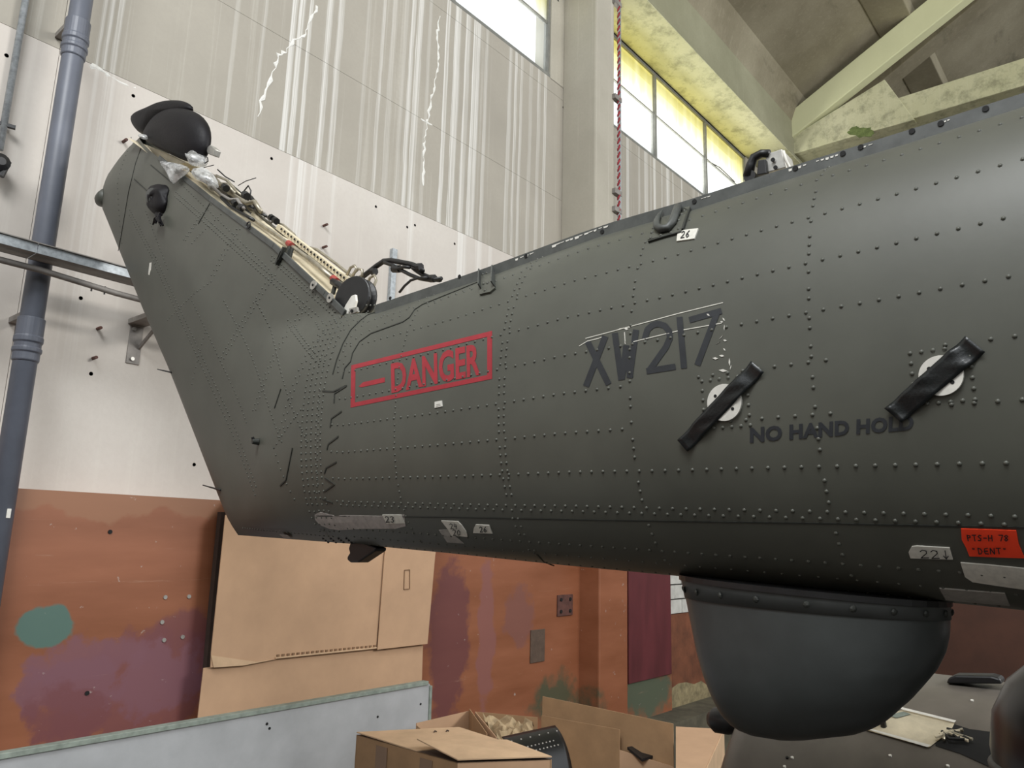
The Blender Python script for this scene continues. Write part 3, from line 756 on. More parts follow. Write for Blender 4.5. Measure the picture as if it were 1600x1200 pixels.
DQ = [(549, 571), (769, 517), (769, 592), (548, 637)]
def qpoly(pts): return [quad_map(DQ, *p) for p in pts]
for pts in [[(0, 0), (1, 0), (1, .10), (0, .10)], [(0, .90), (1, .90), (1, 1), (0, 1)], [(0, .10), (.03, .10), (.03, .90), (0, .90)], [(.966, .10), (1, .10), (1, .90), (.966, .90)]]:
    patch(qpoly(pts), 'danger_border', 'red', .001)
patch(qpoly([(.055, .46), (.085, .535), (.24, .535), (.24, .425), (.075, .425)]), 'danger_arrow', 'red', .001)
text_mark('DANGER', [(611, 568), (750, 535), (751, 586), (612, 615)], 'danger_lettering', 'red', .03, .0012, label='red stencilled word DANGER')
PXQ = [(0, 0), (1600, 0), (1600, 1200), (0, 1200)]
def pxl(pts): return [(x / 1600, 1 - y / 1200) for x, y in pts]
strokes([pxl(l) for l in [[(918, 533), (951, 600)], [(946, 526), (916, 603)], [(961, 521), (971, 593)], [(972, 592), (979, 540)], [(978, 541), (985, 589)], [(984, 590), (994, 516)],
    [(1008, 529), (1012, 515), (1020, 508), (1029, 506), (1039, 509), (1046, 518), (1047, 528), (1041, 542), (1014, 580)], [(1011, 580), (1055, 573)], [(1062, 496), (1069, 575)], [(1078, 500), (1127, 486)], [(1121, 488), (1090, 570)]]],
    PXQ, 9.5, 'serial_number', 'navy', .0012, 0.08, label='faded black serial XW217')
text_mark('NO HAND HOLD', [(1172, 668), (1428, 648), (1427, 672), (1172, 692)], 'no_hand_hold_lettering', 'navy', .045, .0012, 1.06, label='black words NO HAND HOLD')
# torn masking residue round the serial
for ln in [[(905, 541), (918, 533), (935, 529), (940, 527)], [(915, 529), (960, 517), (1060, 490), (1130, 473)], [(968, 514), (985, 511)], [(990, 534), (1060, 517), (1128, 505)], [(976, 519), (977, 534)]]:
    ribbon(ln, .0022, .0012, 'tape_residue', 'masking', 10)
rs = random.Random(3)
for (x, y, l, an) in [(1131, 499, 6, .9), (1128, 503, 5, .2), (1132, 512, 9, 1.6), (1127, 527, 9, 2.3), (1133, 532, 6, .2), (1122, 536, 7, 2.6), (1132, 546, 5, .8), (1128, 556, 8, .1), (1140, 566, 12, 1.5), (1142, 574, 8, 1.8), (1130, 579, 14, .1), (1118, 560, 9, .1), (1107, 492, 6, .5), (977, 536, 4, 1.2), (979, 514, 7, .1)]:
    dx, dy = math.cos(an) * l / 2, math.sin(an) * l / 2
    patch([(x - dx, y - dy), (x + dy * .2, y - dx * .2 - .8), (x + dx, y + dy), (x - dy * .2, y + 1 + dx * .2)], 'tape_residue', 'white', .0014)

# inspection discs under black tape
def disc_tape(cx, cy, r, quad):
    Y, Z = hit(cx, cy); p, n = P3(Y, Z)
    dsc = MB().disc(p - n * .003, n, r, .0095, 32).build('cover_disc', 'white', tail, label='round white cover disc')
    up = Vector((0, 0, 1)); up = (up - n * up.dot(n)).normalized(); sd = n.cross(up)
    for ang in (2.45, 5.6):
        q = p + n * .0066 + (sd * math.cos(ang) * -1 + up * math.sin(ang)) * r * .62
        MB().disc(q, n, .0042, .0006, 10).build('screw_hole', 'hole', dsc)
    rr = MB()
    for k in range(20):
        t = k / 20 * 4; e = int(t); f = (t - e) * 2 - 1; a, b = [(f, 1), (1, -f), (-f, -1), (-1, f)][e]
        q = p + (sd * a + up * b) * r * 1.32; rr.dome(P3(q.y, q.z)[0], P3(q.y, q.z)[1], R0, R0 * .7)
    rr.build('ring_rivets', 'skin', tail, smooth=True, kind='stuff')
    nu, nv = 26, 6; vs = []; fs = []; rs = random.Random(int(cx)); ph = [rs.uniform(0, 6) for _ in range(6)]
    for sd_ in (0, 1):
        for i in range(nu + 1):
            for j in range(nv + 1):
                u, v = i / nu, j / nv; X, Yp = quad_map(quad, u, v); pp, nn = skin_at(X, Yp)
                mid = smooth((.38 - abs(u - .5)) / .1) * .0062
                wr = .0018 * (math.sin(u * 17 + ph[0] + v * 3) * math.sin(v * 4 + ph[1]) + .7 * math.sin(u * 31 + v * 7 + ph[2]))
                lift = .003 + mid + max(-.0002, wr) + (.006 * max(0, abs(u - .5) - .42) / .08)
                vs.append(pp + nn * (lift + (.0 if sd_ else -.0012)))
    n1 = nv + 1; K = (nu + 1) * n1
    for i in range(nu):
        for j in range(nv):
            a = i * n1 + j; fs += [(a + K, a + n1 + K, a + n1 + 1 + K, a + 1 + K), (a, a + 1, a + n1 + 1, a + n1)]
    for i in range(nu):
        for j in (0, nv): a = i * n1 + j; fs.append((a, a + n1, a + n1 + K, a + K))
    for j in range(nv):
        for i in (0, nu): a = i * n1 + j; fs.append((a, a + 1, a + 1 + K, a + K))
    MB().add(vs, fs).build('black_tape', 'tape', tail, smooth=True, label='crinkled strip of black tape')
disc_tape(1133, 629, .0455, [(1061, 687), (1176, 565), (1196, 582), (1077, 705)])
disc_tape(1471, 587, .041, [(1384, 638), (1510, 526), (1541, 551), (1411, 660)])

# numbered tape labels
G = {'2': [[(0, .8), (.3, 1), (.8, .9), (.8, .6), (0, 0), (1, .05)]], '3': [[(0, .9), (.5, 1), (.9, .8), (.4, .55), (.9, .3), (.5, 0), (0, .1)]], '6': [[(.8, 1), (.2, .6), (.05, .25), (.4, 0), (.85, .2), (.6, .5), (.1, .35)]],
     '4': [[(.2, 1), (.05, .45), (.9, .45)], [(.7, .9), (.65, 0)]], '0': [[(.5, 1), (.05, .6), (.2, .05), (.8, .1), (.95, .7), (.5, 1)]], 'P': [[(.1, 0), (.1, 1), (.8, .9), (.8, .6), (.1, .5)]], 'T': [[(0, 1), (1, 1)], [(.5, 1), (.5, 0)]],
     'S': [[(.95, .9), (.5, 1), (.15, .75), (.8, .35), (.6, .05), (0, .1)]], '-': [[(.1, .5), (.9, .5)]], 'H': [[(.05, 1), (.05, 0)], [(.95, 1), (.95, 0)], [(.05, .5), (.95, .5)]], '7': [[(0, 1), (1, 1), (.45, 0)]],
     '8': [[(.5, .52), (.1, .8), (.5, 1), (.9, .8), (.1, .2), (.5, 0), (.9, .25), (.5, .52)]], 'D': [[(.1, 0), (.1, 1), (.7, .85), (.9, .4), (.6, .05), (.1, 0)]], 'E': [[(.9, 1), (.2, .9), (.05, .45), (.2, .05), (.9, 0)], [(.1, .5), (.8, .5)]],
     'N': [[(0, 0), (.05, 1), (.85, 0), (.95, 1)]], '"': [[(.3, 1), (.35, .8)], [(.6, 1), (.62, .8)]], '|': [[(.5, 1), (.5, .1)], [(.2, .35), (.5, 0), (.8, .35)]], ' ': []}
def handwrite(txt, quad, w, name='marker_writing'):
    L = []; n = len(txt)
    for i, c in enumerate(txt):
        for ln in G[c]: L.append([((i + .12 + x * .72) / n, y) for x, y in ln])
    strokes(L, quad, w, name, 'ink')
patch([(1060, 362), (1092, 358), (1086, 374), (1058, 378)], 'tape_label', 'masking', .004, label='small tape label reading 26 below the lifting hook'); handwrite('26', [(1066, 364), (1081, 362), (1079, 372), (1064, 374)], 1.3)
patch([(680, 628), (691, 626), (692, 635), (680, 637.5)], 'data_plate', 'white', .003, label='tiny white data plate')
strokes([[(.2, .5), (.8, .5)], [(.15, .2), (.85, .2)]], [(681, 629), (691, 627), (691, 635), (681, 637)], .8, 'plate_print', 'greytape', .004)
patch([(492, 804), (500, 800), (512, 803), (524, 806), (540, 805), (595, 806), (632, 804), (634, 822), (618, 826), (570, 826), (530, 828), (515, 826), (500, 820), (493, 812)], 'primer_patch', 'primer', .0016, label='bare grey primer patch')
patch([(598, 804), (628, 804), (633, 817), (605, 818)], 'tape_label', 'masking', .003, label='tape label reading 23'); handwrite('23', [(602, 806), (618, 806), (619, 815), (604, 815)], 1.3)
patch([(686, 828), (700, 827), (725, 849), (699, 847)], 'tape_label', 'greytape', .0016)
patch([(690, 813), (716, 814), (722, 820), (729, 830), (731, 838), (706, 836), (700, 826)], 'tape_label', 'masking', .003, label='torn tape label reading 24 above 20'); handwrite('24', [(703, 817), (716, 817), (717, 825), (705, 825)], 1.1); handwrite('20', [(708, 826), (721, 827), (722, 835), (709, 835)], 1.1)
patch([(744, 819), (765, 820), (770, 833), (740, 832), (741, 825)], 'tape_label', 'masking', .003, label='tape label reading 26 near the belly'); handwrite('26', [(750, 822), (762, 822), (763, 830), (751, 830)], 1.3)
patch([(1420, 862), (1425, 853), (1433, 852), (1484, 855), (1489, 873), (1455, 872), (1423, 871)], 'tape_label', 'masking', .003, label='tape label reading 22 with an arrow'); handwrite('22|', [(1436, 857), (1486, 858), (1488, 871), (1438, 869)], 1.5)
patch([(1502, 825), (1588, 828), (1592, 850), (1601, 871), (1515, 868), (1510, 855), (1503, 842)], 'orange_label', 'orangetape', .003, label='bright orange tape label reading PTS-H78 DENT')
handwrite('PTS-H 78', [(1510, 834), (1577, 834), (1577, 843), (1512, 843)], 1.6); handwrite('"DENT"', [(1517, 854), (1575, 854), (1576, 863), (1519, 863)], 1.6)
patch([(1501, 878), (1540, 881), (1610, 888), (1610, 921), (1560, 914), (1520, 908), (1508, 900)], 'masking_patch', 'masking', .003, label='wide torn masking tape patch')
patch([(1468, 918), (1570, 926), (1578, 945), (1478, 936)], 'grey_tape_strip', 'greytape', .003)
patch([(234, 411), (237, 410), (236, 422), (234, 430), (232, 429)], 'tape_label', 'white', .002)
patch([(437, 835), (450, 836), (456, 842), (443, 840)], 'scuff_patch', 'primer', .0016)

# lifting hook and its plate
patch([(1013, 377), (1022, 355), (1026, 338), (1034, 330), (1080, 322), (1074, 340), (1066, 363)], 'hook_plate', 'skin', .006)
ribbon([(1079, 326), (1073, 345), (1068, 361)], .006, .009, 'panel_seam', 'seam'); ribbon([(1014, 379), (1040, 371), (1066, 364)], .005, .007, 'panel_seam', 'seam')
hk = [skin_at(x, y, .016)[0] for x, y in [(1039, 331), (1033, 343), (1029, 353), (1030, 361), (1037, 364.5), (1047, 363), (1054, 354), (1059, 340), (1063, 327)]]
MB().tube(hk, [.002, .006, .009, .011, .012, .012, .012, .0125, .013], 10).build('lifting_hook', 'rail', tail, smooth=True)
mb = MB()
for (x, y) in [(1026, 351), (1020, 366), (1018, 374), (1034, 370), (1050, 366), (1062, 360), (1066, 338), (1070, 332), (1062, 347), (1022, 359)]:
    p, n = skin_at(x, y, .006); mb.dome(p, n, .0055, .004, 8)
mb.build('plate_screws', 'skin', tail, smooth=True, kind='stuff')
# flanged bracket behind
patch([(748, 424), (768, 418), (775, 452), (768, 458), (751, 462)], 'bracket_plate', 'skin', .008)
for (x, l) in ((749, 0), (770, 1)):
    q = [skin_at(x + a, y + b * 0)[0] for a, y, b in [(0, 424 - l * 6, 0), (3, 455 - l * 5, 0)]]
    n = skin_at(x, 440)[1]
    MB().prism([q[0], q[1], q[1] + n * .03, q[0] + n * .012], Vector((0, -.006, 0))).build('bracket_flange', 'rail', tail, bevel=.001)
mb = MB()
for (x, y) in [(757, 430), (763, 428), (758, 446), (764, 445), (760, 456)]:
    p, n = skin_at(x, y, .008); mb.dome(p, n, .006, .005, 8)
mb.build('plate_screws', 'skin', tail, smooth=True, kind='stuff')
# aerial foot on the rail: dark crooked arm and grey box
pts = [onX(x, y, 2.0) for x, y in [(1169, 276), (1173, 258), (1178, 246), (1190, 240), (1202, 240)]]
MB().tube(pts, [.016, .014, .013, .012, .012], 8).build('hinge_arm', 'black', tail, smooth=True)
MB().disc(onX(1171, 275, 1.99), (1, 0, 0), .018, .03, 12).build('hinge_boss', 'black', tail)
MB().prism([onX(x, y, 2.0) for x, y in [(1192, 272), (1197, 240), (1222, 232), (1229, 262)]], (.08, 0, 0)).build('hinge_bracket', 'steel', tail, bevel=.004)
MB().prism([onX(x, y, 1.985) for x, y in [(1182, 274), (1184, 250), (1196, 248), (1198, 271)]], (.02, 0, 0)).build('hinge_plate', 'black', tail, bevel=.003)
MB().tube([onX(x, y, 1.99) for x, y in [(1224, 236), (1228, 250), (1234, 262), (1242, 262)]], .004, 6).build('loose_wire', 'white', tail, smooth=True)
for q in ((1208, 250), (1212, 262)): MB().disc(onX(*q, 1.995), (-1, 0, 0), .006, .004, 8).build('bracket_bolt', 'hole', tail)

# soft bodies from a measured outline in a plane X = const, swelling to both sides
def pillow(poly, X, near, far, name, mat, parent=tail, rings=5, jit=0.0, seed=1, subdiv=1, **props):
    rs = random.Random(seed); base = [onX(x, y, X) for x, y in poly]; c = sum(base, Vector()) / len(base); n = len(base); vs = []; fs = []
    lv = []
    for sgn, dep in ((-1, near), (1, far)):
        for r in range(1, rings + 1):
            t = r / rings * math.pi / 2 * .97; lv.append((sgn, math.cos(t), math.sin(t) * dep, r))
    ringset = [(0, 1.0, 0.0)] + [(s, sc, dx) for s, sc, dx, r in lv]
    for s, sc, dx in ringset:
        for b in base:
            q = c + (b - c) * sc + Vector((s * dx, 0, 0))
            if jit: q += Vector((rs.uniform(-1, 1), rs.uniform(-1, 1), rs.uniform(-1, 1))) * jit
            vs.append(q)
    def bridge(a, b, flip):
        for k in range(n):
            j = (k + 1) % n; f = (a * n + k, a * n + j, b * n + j, b * n + k); fs.append(tuple(reversed(f)) if flip else f)
    order = [0] + list(range(1, rings + 1))
    for a, b in zip(order, order[1:]): bridge(a, b, False)
    order = [0] + list(range(rings + 1, 2 * rings + 1))
    for a, b in zip(order, order[1:]): bridge(a, b, True)
    fs.append(tuple(range(rings * n, rings * n + n))); fs.append(tuple(range(2 * rings * n, 2 * rings * n + n)))
    return MB().add(vs, fs).build(name, mat, parent, smooth=True, subdiv=subdiv, **props)
# cover over the tail rotor hub
hub = pillow([(226, 220), (233, 205), (243, 189), (257, 177), (274, 169), (290, 169), (304, 173), (317, 181), (326, 196), (328, 212), (326, 228), (322, 244), (311, 253), (299, 256), (284, 250), (262, 240), (240, 228)], 2.0, .12, .08, 'hub_cover', 'blackcloth', label='black dome cover over the tail rotor hub')
pillow([(206, 190), (209, 183), (224, 176), (240, 170), (255, 162), (270, 158), (285, 157), (298, 161), (306, 172), (290, 178), (270, 182), (250, 196), (234, 212), (222, 212), (212, 202)], 2.0, .085, .05, 'hub_cover_flap', 'blackcloth')
MB().prism([onX(x, y, 2.0) for x, y in [(322, 232), (328, 226), (336, 233), (333, 243), (324, 240)]], (.04, 0, 0)).build('hub_bolt', 'steel', tail, bevel=.004)
MB().tube([onX(x, y, 1.98) for x, y in [(318, 243), (324, 246), (325, 252), (320, 255), (318, 249)]], .004, 6).build('hub_wire', 'black', tail)
pillow([(219, 212), (224, 208), (229, 211), (229, 218), (222, 219)], 1.9, .03, .02, 'plastic_wrap', 'plastic', jit=.006)
MB().prism([onX(x, y, 2.0) for x, y in [(228, 226), (262, 240), (290, 254), (276, 258), (246, 248)]], (.16, 0, 0)).build('gearbox_mount', 'cream', tail, bevel=.004)
pillow([(246, 250), (262, 253), (285, 256), (300, 262), (292, 270), (278, 278), (271, 290), (266, 280), (258, 264)], 1.93, .03, .03, 'plastic_wrap', 'plastic', jit=.012, seed=2, label='crumpled clear plastic sheet')
pillow([(298, 246), (304, 238), (312, 238), (318, 246), (316, 258), (308, 264), (300, 258)], 1.96, .07, .06, 'plastic_wrap', 'plastic', jit=.014, seed=3)
pillow([(307, 266), (318, 260), (330, 268), (337, 282), (334, 294), (322, 288), (310, 278)], 1.95, .07, .06, 'plastic_wrap', 'plastic', jit=.014, seed=4)
# wrapped sensor on the fin side
Yw, Zw = hit(247, 318); xw = P3(Yw, Zw)[0].x
wrp = pillow([(232, 304), (237, 294), (244, 291), (250, 287), (258, 288), (265, 296), (262, 306), (265, 316), (258, 324), (257, 334), (249, 339), (240, 336), (236, 326), (238, 316)], xw, .06, .02, 'wrapped_sensor', 'blackcloth', jit=.017, seed=5, label='small black bag tied round a sensor')
pillow([(231, 318), (231, 303), (236, 294), (244, 292), (247, 302), (243, 318), (237, 326)], xw - .03, .035, .02, 'lit_bag_bulge', 'fairing')  # grey bulge paints in light on the bag's upper left
mb = MB()
for k in range(7):
    a = onX(247 + random.uniform(-6, 6), 334, xw - .03); b = onX(247 + random.uniform(-9, 9), 350 + random.uniform(-5, 3), xw - .03 + random.uniform(-.02, .02)); mb.tube([a, a.lerp(b, .5) + Vector((-.008, 0, 0)), b], [.012, .010, .005], 5)
mb.build('bag_tail', 'blackcloth', wrp)
for (x, y) in [(404, 690)]:
    p, n = skin_at(x, y); MB().disc(p, n, .016, .03, 12, .012).build('fin_boss', 'seam', tail, bevel=.002); MB().tube([p + n * .02, p + n * .03 + Vector((0, 0, .02))], .007, 6).build('fin_boss_cap', 'black', tail)
for (a, b) in [((345, 766), (317, 758)), ((268, 582), (246, 577))]:
    p = skin_at(*a)[0]; q = onX(*b, p.x); MB().tube([p, q], [.006, .003], 6).build('static_wick', 'black', tail)

# pipes, cables and pulley in the fin's open front
def run(pts, r, name, mat, X=2.12, seg=7, X1=None):
    Q = [onX(x, y, X if X1 is None else X + (X1 - X) * i / (len(pts) - 1)) for i, (x, y) in enumerate(pts)]; return MB().tube(Q, r, seg).build(name, mat, tail, smooth=True)
run([(335, 284), (360, 296), (385, 312), (400, 325), (425, 345), (443, 352), (460, 367), (467, 382), (495, 390), (525, 412), (550, 432), (556, 438)], .008, 'hydraulic_pipe', 'pipe_metal', 2.2)
run([(340, 290), (375, 316), (400, 331), (430, 356), (447, 362), (462, 384), (490, 398), (520, 420), (548, 441)], .006, 'hydraulic_pipe', 'steel', 2.18)
run([(345, 305), (375, 326), (400, 345), (430, 365), (452, 382), (480, 402), (500, 418), (522, 437), (542, 450)], .010, 'control_rod', 'pipe_metal', 2.06)
run([(480, 402), (500, 418), (522, 437)], .013, 'rod_sleeve', 'pipe_metal', 2.059)
run([(395, 335), (415, 352), (440, 372), (455, 379)], .013, 'cable_duct', 'cream', 2.14)
mb = MB(); mb.bar(onX(436, 355, 2.15), onX(552, 445, 2.15), .03, .03, (1, 0, 0)); mb.build('perforated_duct', 'cream', tail)
for k in range(22):
    t = k / 21; p = onX(440 + t * 108, 358 + t * 84, 2.13); MB().disc(p, (-1, 0, 0), .0065, .004, 8).build('duct_hole', 'hole', tail)
for (x, y) in [(453, 382), (523, 437)]:
    p = onX(x, y, 2.055); MB().disc(p - fdir * .02, fdir, .017, .04, 10).build('red_clamp', 'redclamp', tail)
for (x, y) in [(448, 392), (452, 397), (520, 452), (441, 398)]:
    a = onX(x, y + 8, 2.03); b = onX(x + 4, y - 8, 2.05); MB().bar(a, b, .02, .012, (1, 0, 0)).build('rod_bracket', 'seam', tail)
for (x, y) in [(425, 341), (431, 345), (465, 379), (470, 381)]:
    p = onX(x, y, 2.17); MB().disc(p - fdir * .012, fdir, .02, .028, 8).build('pipe_clamp', 'black', tail)
for seed, (x0, y0) in enumerate([(335, 283), (350, 290), (362, 300), (372, 305), (380, 312), (345, 300), (358, 312), (370, 320), (388, 322), (330, 276), (342, 280), (352, 286), (340, 290), (366, 296), (376, 314), (332, 288), (360, 318)]):
    rs = random.Random(seed + 20); pts = [(x0 - 14, y0 - 8 + rs.uniform(-4, 4)), (x0, y0 + rs.uniform(-7, 5)), (x0 + 14, y0 + 8 + rs.uniform(-6, 6)), (x0 + 26, y0 + 15 + rs.uniform(-6, 6)), (x0 + 36, y0 + 26)]
    run(pts, rs.choice([.007, .010, .013]), 'loose_hose', rs.choice(['black', 'black', 'pipe_metal', 'galvdark']), 2.04 + rs.uniform(0, .16))
for (x, y) in [(352, 293), (368, 318), (384, 305), (378, 325), (331, 292)]:
    p = onX(x, y, 2.05); MB().disc(p - fdir * .02, fdir, .022, .04, 10).build('hose_fitting', random.choice(['black', 'steel']), tail, bevel=.003)
run([(340, 265), (352, 276), (366, 284)], .004, 'loose_wire', 'black', 2.05); run([(318, 262), (334, 258)], .0025, 'loose_wire', 'black', 2.05); run([(372, 290), (384, 283), (400, 278)], .0025, 'loose_wire', 'black', 2.1)
run([(380, 300), (388, 290), (392, 298), (390, 312)], .004, 'loose_wire', 'black', 2.1)
# edge lugs on the lip
for (x, y) in [(491, 446), (517, 466)]:
    p = onX(x, y, 1.958); MB().disc(p, (-1, 0, 0), .022, .008, 14).build('lip_lug', 'steel', tail); MB().disc(p + Vector((-.0082, 0, 0)), (-1, 0, 0), .006, .002, 8).build('lug_hole', 'hole', tail)
for (x, y) in [(440, 398), (436, 405)]:
    p = onX(x, y, 1.955); MB().bar(p + fn * .04, p - fn * .03, .012, .02, (1, 0, 0)).build('lip_bracket', 'seam', tail)
p = onX(388, 352, 1.95); MB().tube([p + Vector((0, .018 * math.cos(a), .018 * math.sin(a))) for a in [k * math.pi / 5 for k in range(11)]], .004, 6).build('tie_ring', 'black', tail)
# pulley
pc = onX(556, 467, 2.03); wn = Vector((-.95, -.2, 0.05)).normalized()
pul = MB().lathe(pc - wn * .03, wn, [(.02, 0), (.095, 0), (.10, .004), (.10, .012), (.078, .022), (.078, .038), (.10, .048), (.10, .056), (.095, .06), (.02, .06)], 28).build('pulley_wheel', 'black', tail, smooth=False, bevel=.002)
MB().prism([onX(x, y, 1.97) for x, y in [(534, 489), (540, 476), (549, 462), (555, 460), (556, 470), (552, 488), (541, 492)]], (.012, 0, 0)).build('pulley_bracket', 'white', tail, bevel=.002)
MB().prism([onX(x, y, 1.965) for x, y in [(545, 482), (557, 479), (559, 487), (546, 492)]], (.012, 0, 0)).build('pulley_foot', 'steel', tail, bevel=.002)
MB().disc(onX(550, 486, 1.964), (-1, 0, 0), .008, .004, 8).build('pulley_bolt', 'hole', tail)
run([(520, 440), (530, 446), (538, 452), (545, 458)], .018, 'rod_boot', 'black', 2.04)
for pts in [[(541, 432), (548, 418), (554, 415), (557, 420), (551, 432)], [(545, 447), (552, 428), (560, 420), (566, 422), (566, 430), (557, 436)], [(573, 448), (578, 434), (585, 430), (588, 438), (582, 452), (580, 466)]]:
    run(pts, .007, 'bent_pipe', 'pipe_metal', 2.16)
run([(556, 440), (570, 430), (588, 416), (600, 408), (612, 407), (628, 410), (643, 413), (657, 419), (660, 424)], .013, 'cable_loom', 'black', 2.2)
run([(600, 410), (612, 414), (625, 421), (640, 429), (655, 435), (672, 438), (690, 435)], .009, 'cable_loom', 'black', 2.19)
run([(640, 413), (650, 422), (662, 430), (676, 436), (688, 437)], .012, 'cable_loom', 'black', 2.22)
run([(624, 457), (632, 447), (642, 438), (655, 434), (668, 434)], .006, 'cable_loom', 'black', 2.17)
run([(614, 421), (620, 420), (632, 417), (640, 418)], .008, 'cable_loom', 'black', 2.18)
for (x, y) in [(584, 425), (617, 421), (655, 418), (676, 436), (622, 421)]:
    p = onX(x, y, 2.19); MB().disc(p - Vector((0, .012, 0)), (0, 1, .2), .018, .024, 8).build('loom_tie', 'black', tail)
MB().disc(onX(584, 470, 2.1), (-1, 0, 0), .016, .03, 8).build('deck_bolt', 'black', tail)

# tail skid
MB().prism([onX(x, y, 2.05) for x, y in [(547, 848), (544, 857), (546, 864), (542, 870), (542, 875), (547, 879), (559, 879), (586, 861), (587, 856), (566, 846)]], (.06, 0, 0)).build('tail_skid', 'black', tail, bevel=.006)
mb = MB()
for k in range(12): p, n = skin_at(505 + k * 4, 841 + (k % 3) * 3); mb.dome(p, n, .006, .006)
mb.build('skid_bolts', 'black', tail, kind='stuff')

# ventral fairing
LC = [(0, 1072), (8, 1074), (35, 1080), (75, 1088), (110, 1095), (150, 1106), (185, 1119), (210, 1131), (232, 1149), (246, 1178), (252, 1215)]
RC = [(0, 1483), (35, 1484), (60, 1483), (95, 1477), (130, 1463), (160, 1443), (190, 1422), (215, 1396), (232, 1374), (246, 1332), (252, 1268)]
XV = 2.07
mb = MB(); NL, NA = 26, 40; vs = []
def cont(C, d): return interp(d, C)
for i in range(NL + 1):
    d = 252 * (i / NL) ** .85
    xl, xr = cont(LC, d), cont(RC, d)
    yl = 903 + d + (0); yr = 903 + d + 44 * max(0, 1 - d / 200)
    a = onX(xl, yl, XV); b = onX(xr, yr, XV); half = .165 * max(.02, (1 - (i / NL) ** 3.2)) ** .5
    for k in range(NA):
        t = 2 * math.pi * k / NA; cy = math.copysign(abs(math.cos(t)) ** .9, math.cos(t)); sx = math.copysign(abs(math.sin(t)) ** .9, math.sin(t))
        q = a.lerp(b, (1 + cy) / 2); vs.append(q + Vector((-sx * half, 0, 0)))
fs = [(i * NA + k, i * NA + (k + 1) % NA, (i + 1) * NA + (k + 1) % NA, (i + 1) * NA + k) for i in range(NL) for k in range(NA)] + [tuple(range(NL * NA, (NL + 1) * NA))]
vent = mb.add(vs, fs).build('belly_fairing', 'fairing', tail, smooth=True, label='dark grey bowl-shaped fairing under the boom')
fl = MB(); ring0 = vs[0:NA]; r4 = None
cen = sum((Vector(q) for q in ring0), Vector()) / NA
i4 = 4
def flare(i, s): 
    rg = [Vector(q) for q in vs[i * NA:(i + 1) * NA]]; c = sum(rg, Vector()) / NA
    return [c + Vector(((q - c).x * (1 + s), (q - c).y * (1 + s * .35), (q - c).z)) for q in rg]
A = [q + Vector((0, 0, .01)) for q in flare(0, .02)]; B = flare(2, .02); Cc = flare(2, .0)
fl.add(A + B + Cc, [(j * NA + k, j * NA + (k + 1) % NA, (j + 1) * NA + (k + 1) % NA, (j + 1) * NA + k) for j in range(2) for k in range(NA)])
fl.build('fairing_flange', 'flange', vent, smooth=True)
ft = MB(); Tt = [q + Vector((0, 0, .012)) for q in flare(0, .05)]; T2 = [q + Vector((0, 0, -.002)) for q in flare(0, .05)]
ft.add(Tt + T2, [(k, (k + 1) % NA, NA + (k + 1) % NA, NA + k) for k in range(NA)] + [tuple(range(NA)), tuple(range(NA, 2 * NA))]).build('fairing_seal', 'black', vent)
for k in range(NA):
    if k % 2 == 1 and math.sin(2 * math.pi * k / NA) > -.2:
        q = A[k].lerp(B[k], .62); c = (A[k] - cen); c.z = 0
        MB().dome(q, c.normalized() + Vector((0, 0, -.2)), .009, .006, 8).build('flange_screw', 'seam', vent)

# ------------------------------------------------------------------ things on the wall
pp0 = onY(128, 0, 5.9)
px_, py_ = pp0.x, 5.9
dp = thing('drain_pipe', (px_, py_, 0), 'thick blue-grey plastic drain pipe running up the wall', 'pipe')
MB().tube([(px_, py_, 0), (px_, py_, 11.6)], .075, 24).build('pipe_body', 'pvc', dp, smooth=True)
for (cx, cy) in [(120, 57), (38, 530)]:
    zc = onY(cx, cy, py_ - .08).z
    MB().box((px_ - .03, py_ + .06, zc + .2), (px_ + .03, 6.295, zc + .24)).build('pipe_bracket', 'galvdark', dp)
    MB().lathe((px_, py_, zc - .13), (0, 0, 1), [(.078, -.01), (.084, 0), (.084, .05), (.092, .06), (.092, .085), (.084, .09), (.084, .12), (.092, .13), (.092, .165), (.086, .17), (.086, .30), (.078, .30)], 28).build('pipe_collar', 'pvc', dp, smooth=False, bevel=.004)
q = onY(13, 802, py_ - .07); MB().box((q.x - .012, q.y - .01, q.z - .03), (q.x + .012, q.y, q.z + .03)).build('pipe_label', 'white', dp)


c0 = onY(40, 0, 6.24); cd = thing('conduit_pipe', (c0.x, 6.24, 4), 'thin grey steel conduit at the top left of the wall', 'pipe')
v = onY(2, 252, 6.15)
MB().tube([(c0.x, 6.24, v.z + .12), (c0.x, 6.24, 11.6)], .024, 12).build('conduit_body', 'galv', cd, smooth=True)
zc = onY(6, 193, 6.22).z
MB().bar((c0.x - .05, 6.25, zc), (c0.x + .07, 6.22, zc), .03, .025).build('conduit_clip', 'black', cd)

vt = thing('valve_fitting', (v.x, 6.3, v.z), 'black lumpy fitting on the wall at the left edge', 'fitting')
MB().lathe((v.x, 6.30, v.z), (0, -1, 0), [(.04, 0), (.05, .03), (.05, .09), (.065, .10), (.065, .14), (.03, .16)], 14).build('valve_body', 'black', vt)
MB().tube([(v.x, 6.2, v.z), (v.x + .05, 6.18, v.z + .02), (v.x + .02, 6.18, v.z - .1)], .022, 8).build('valve_lever', 'black', vt)

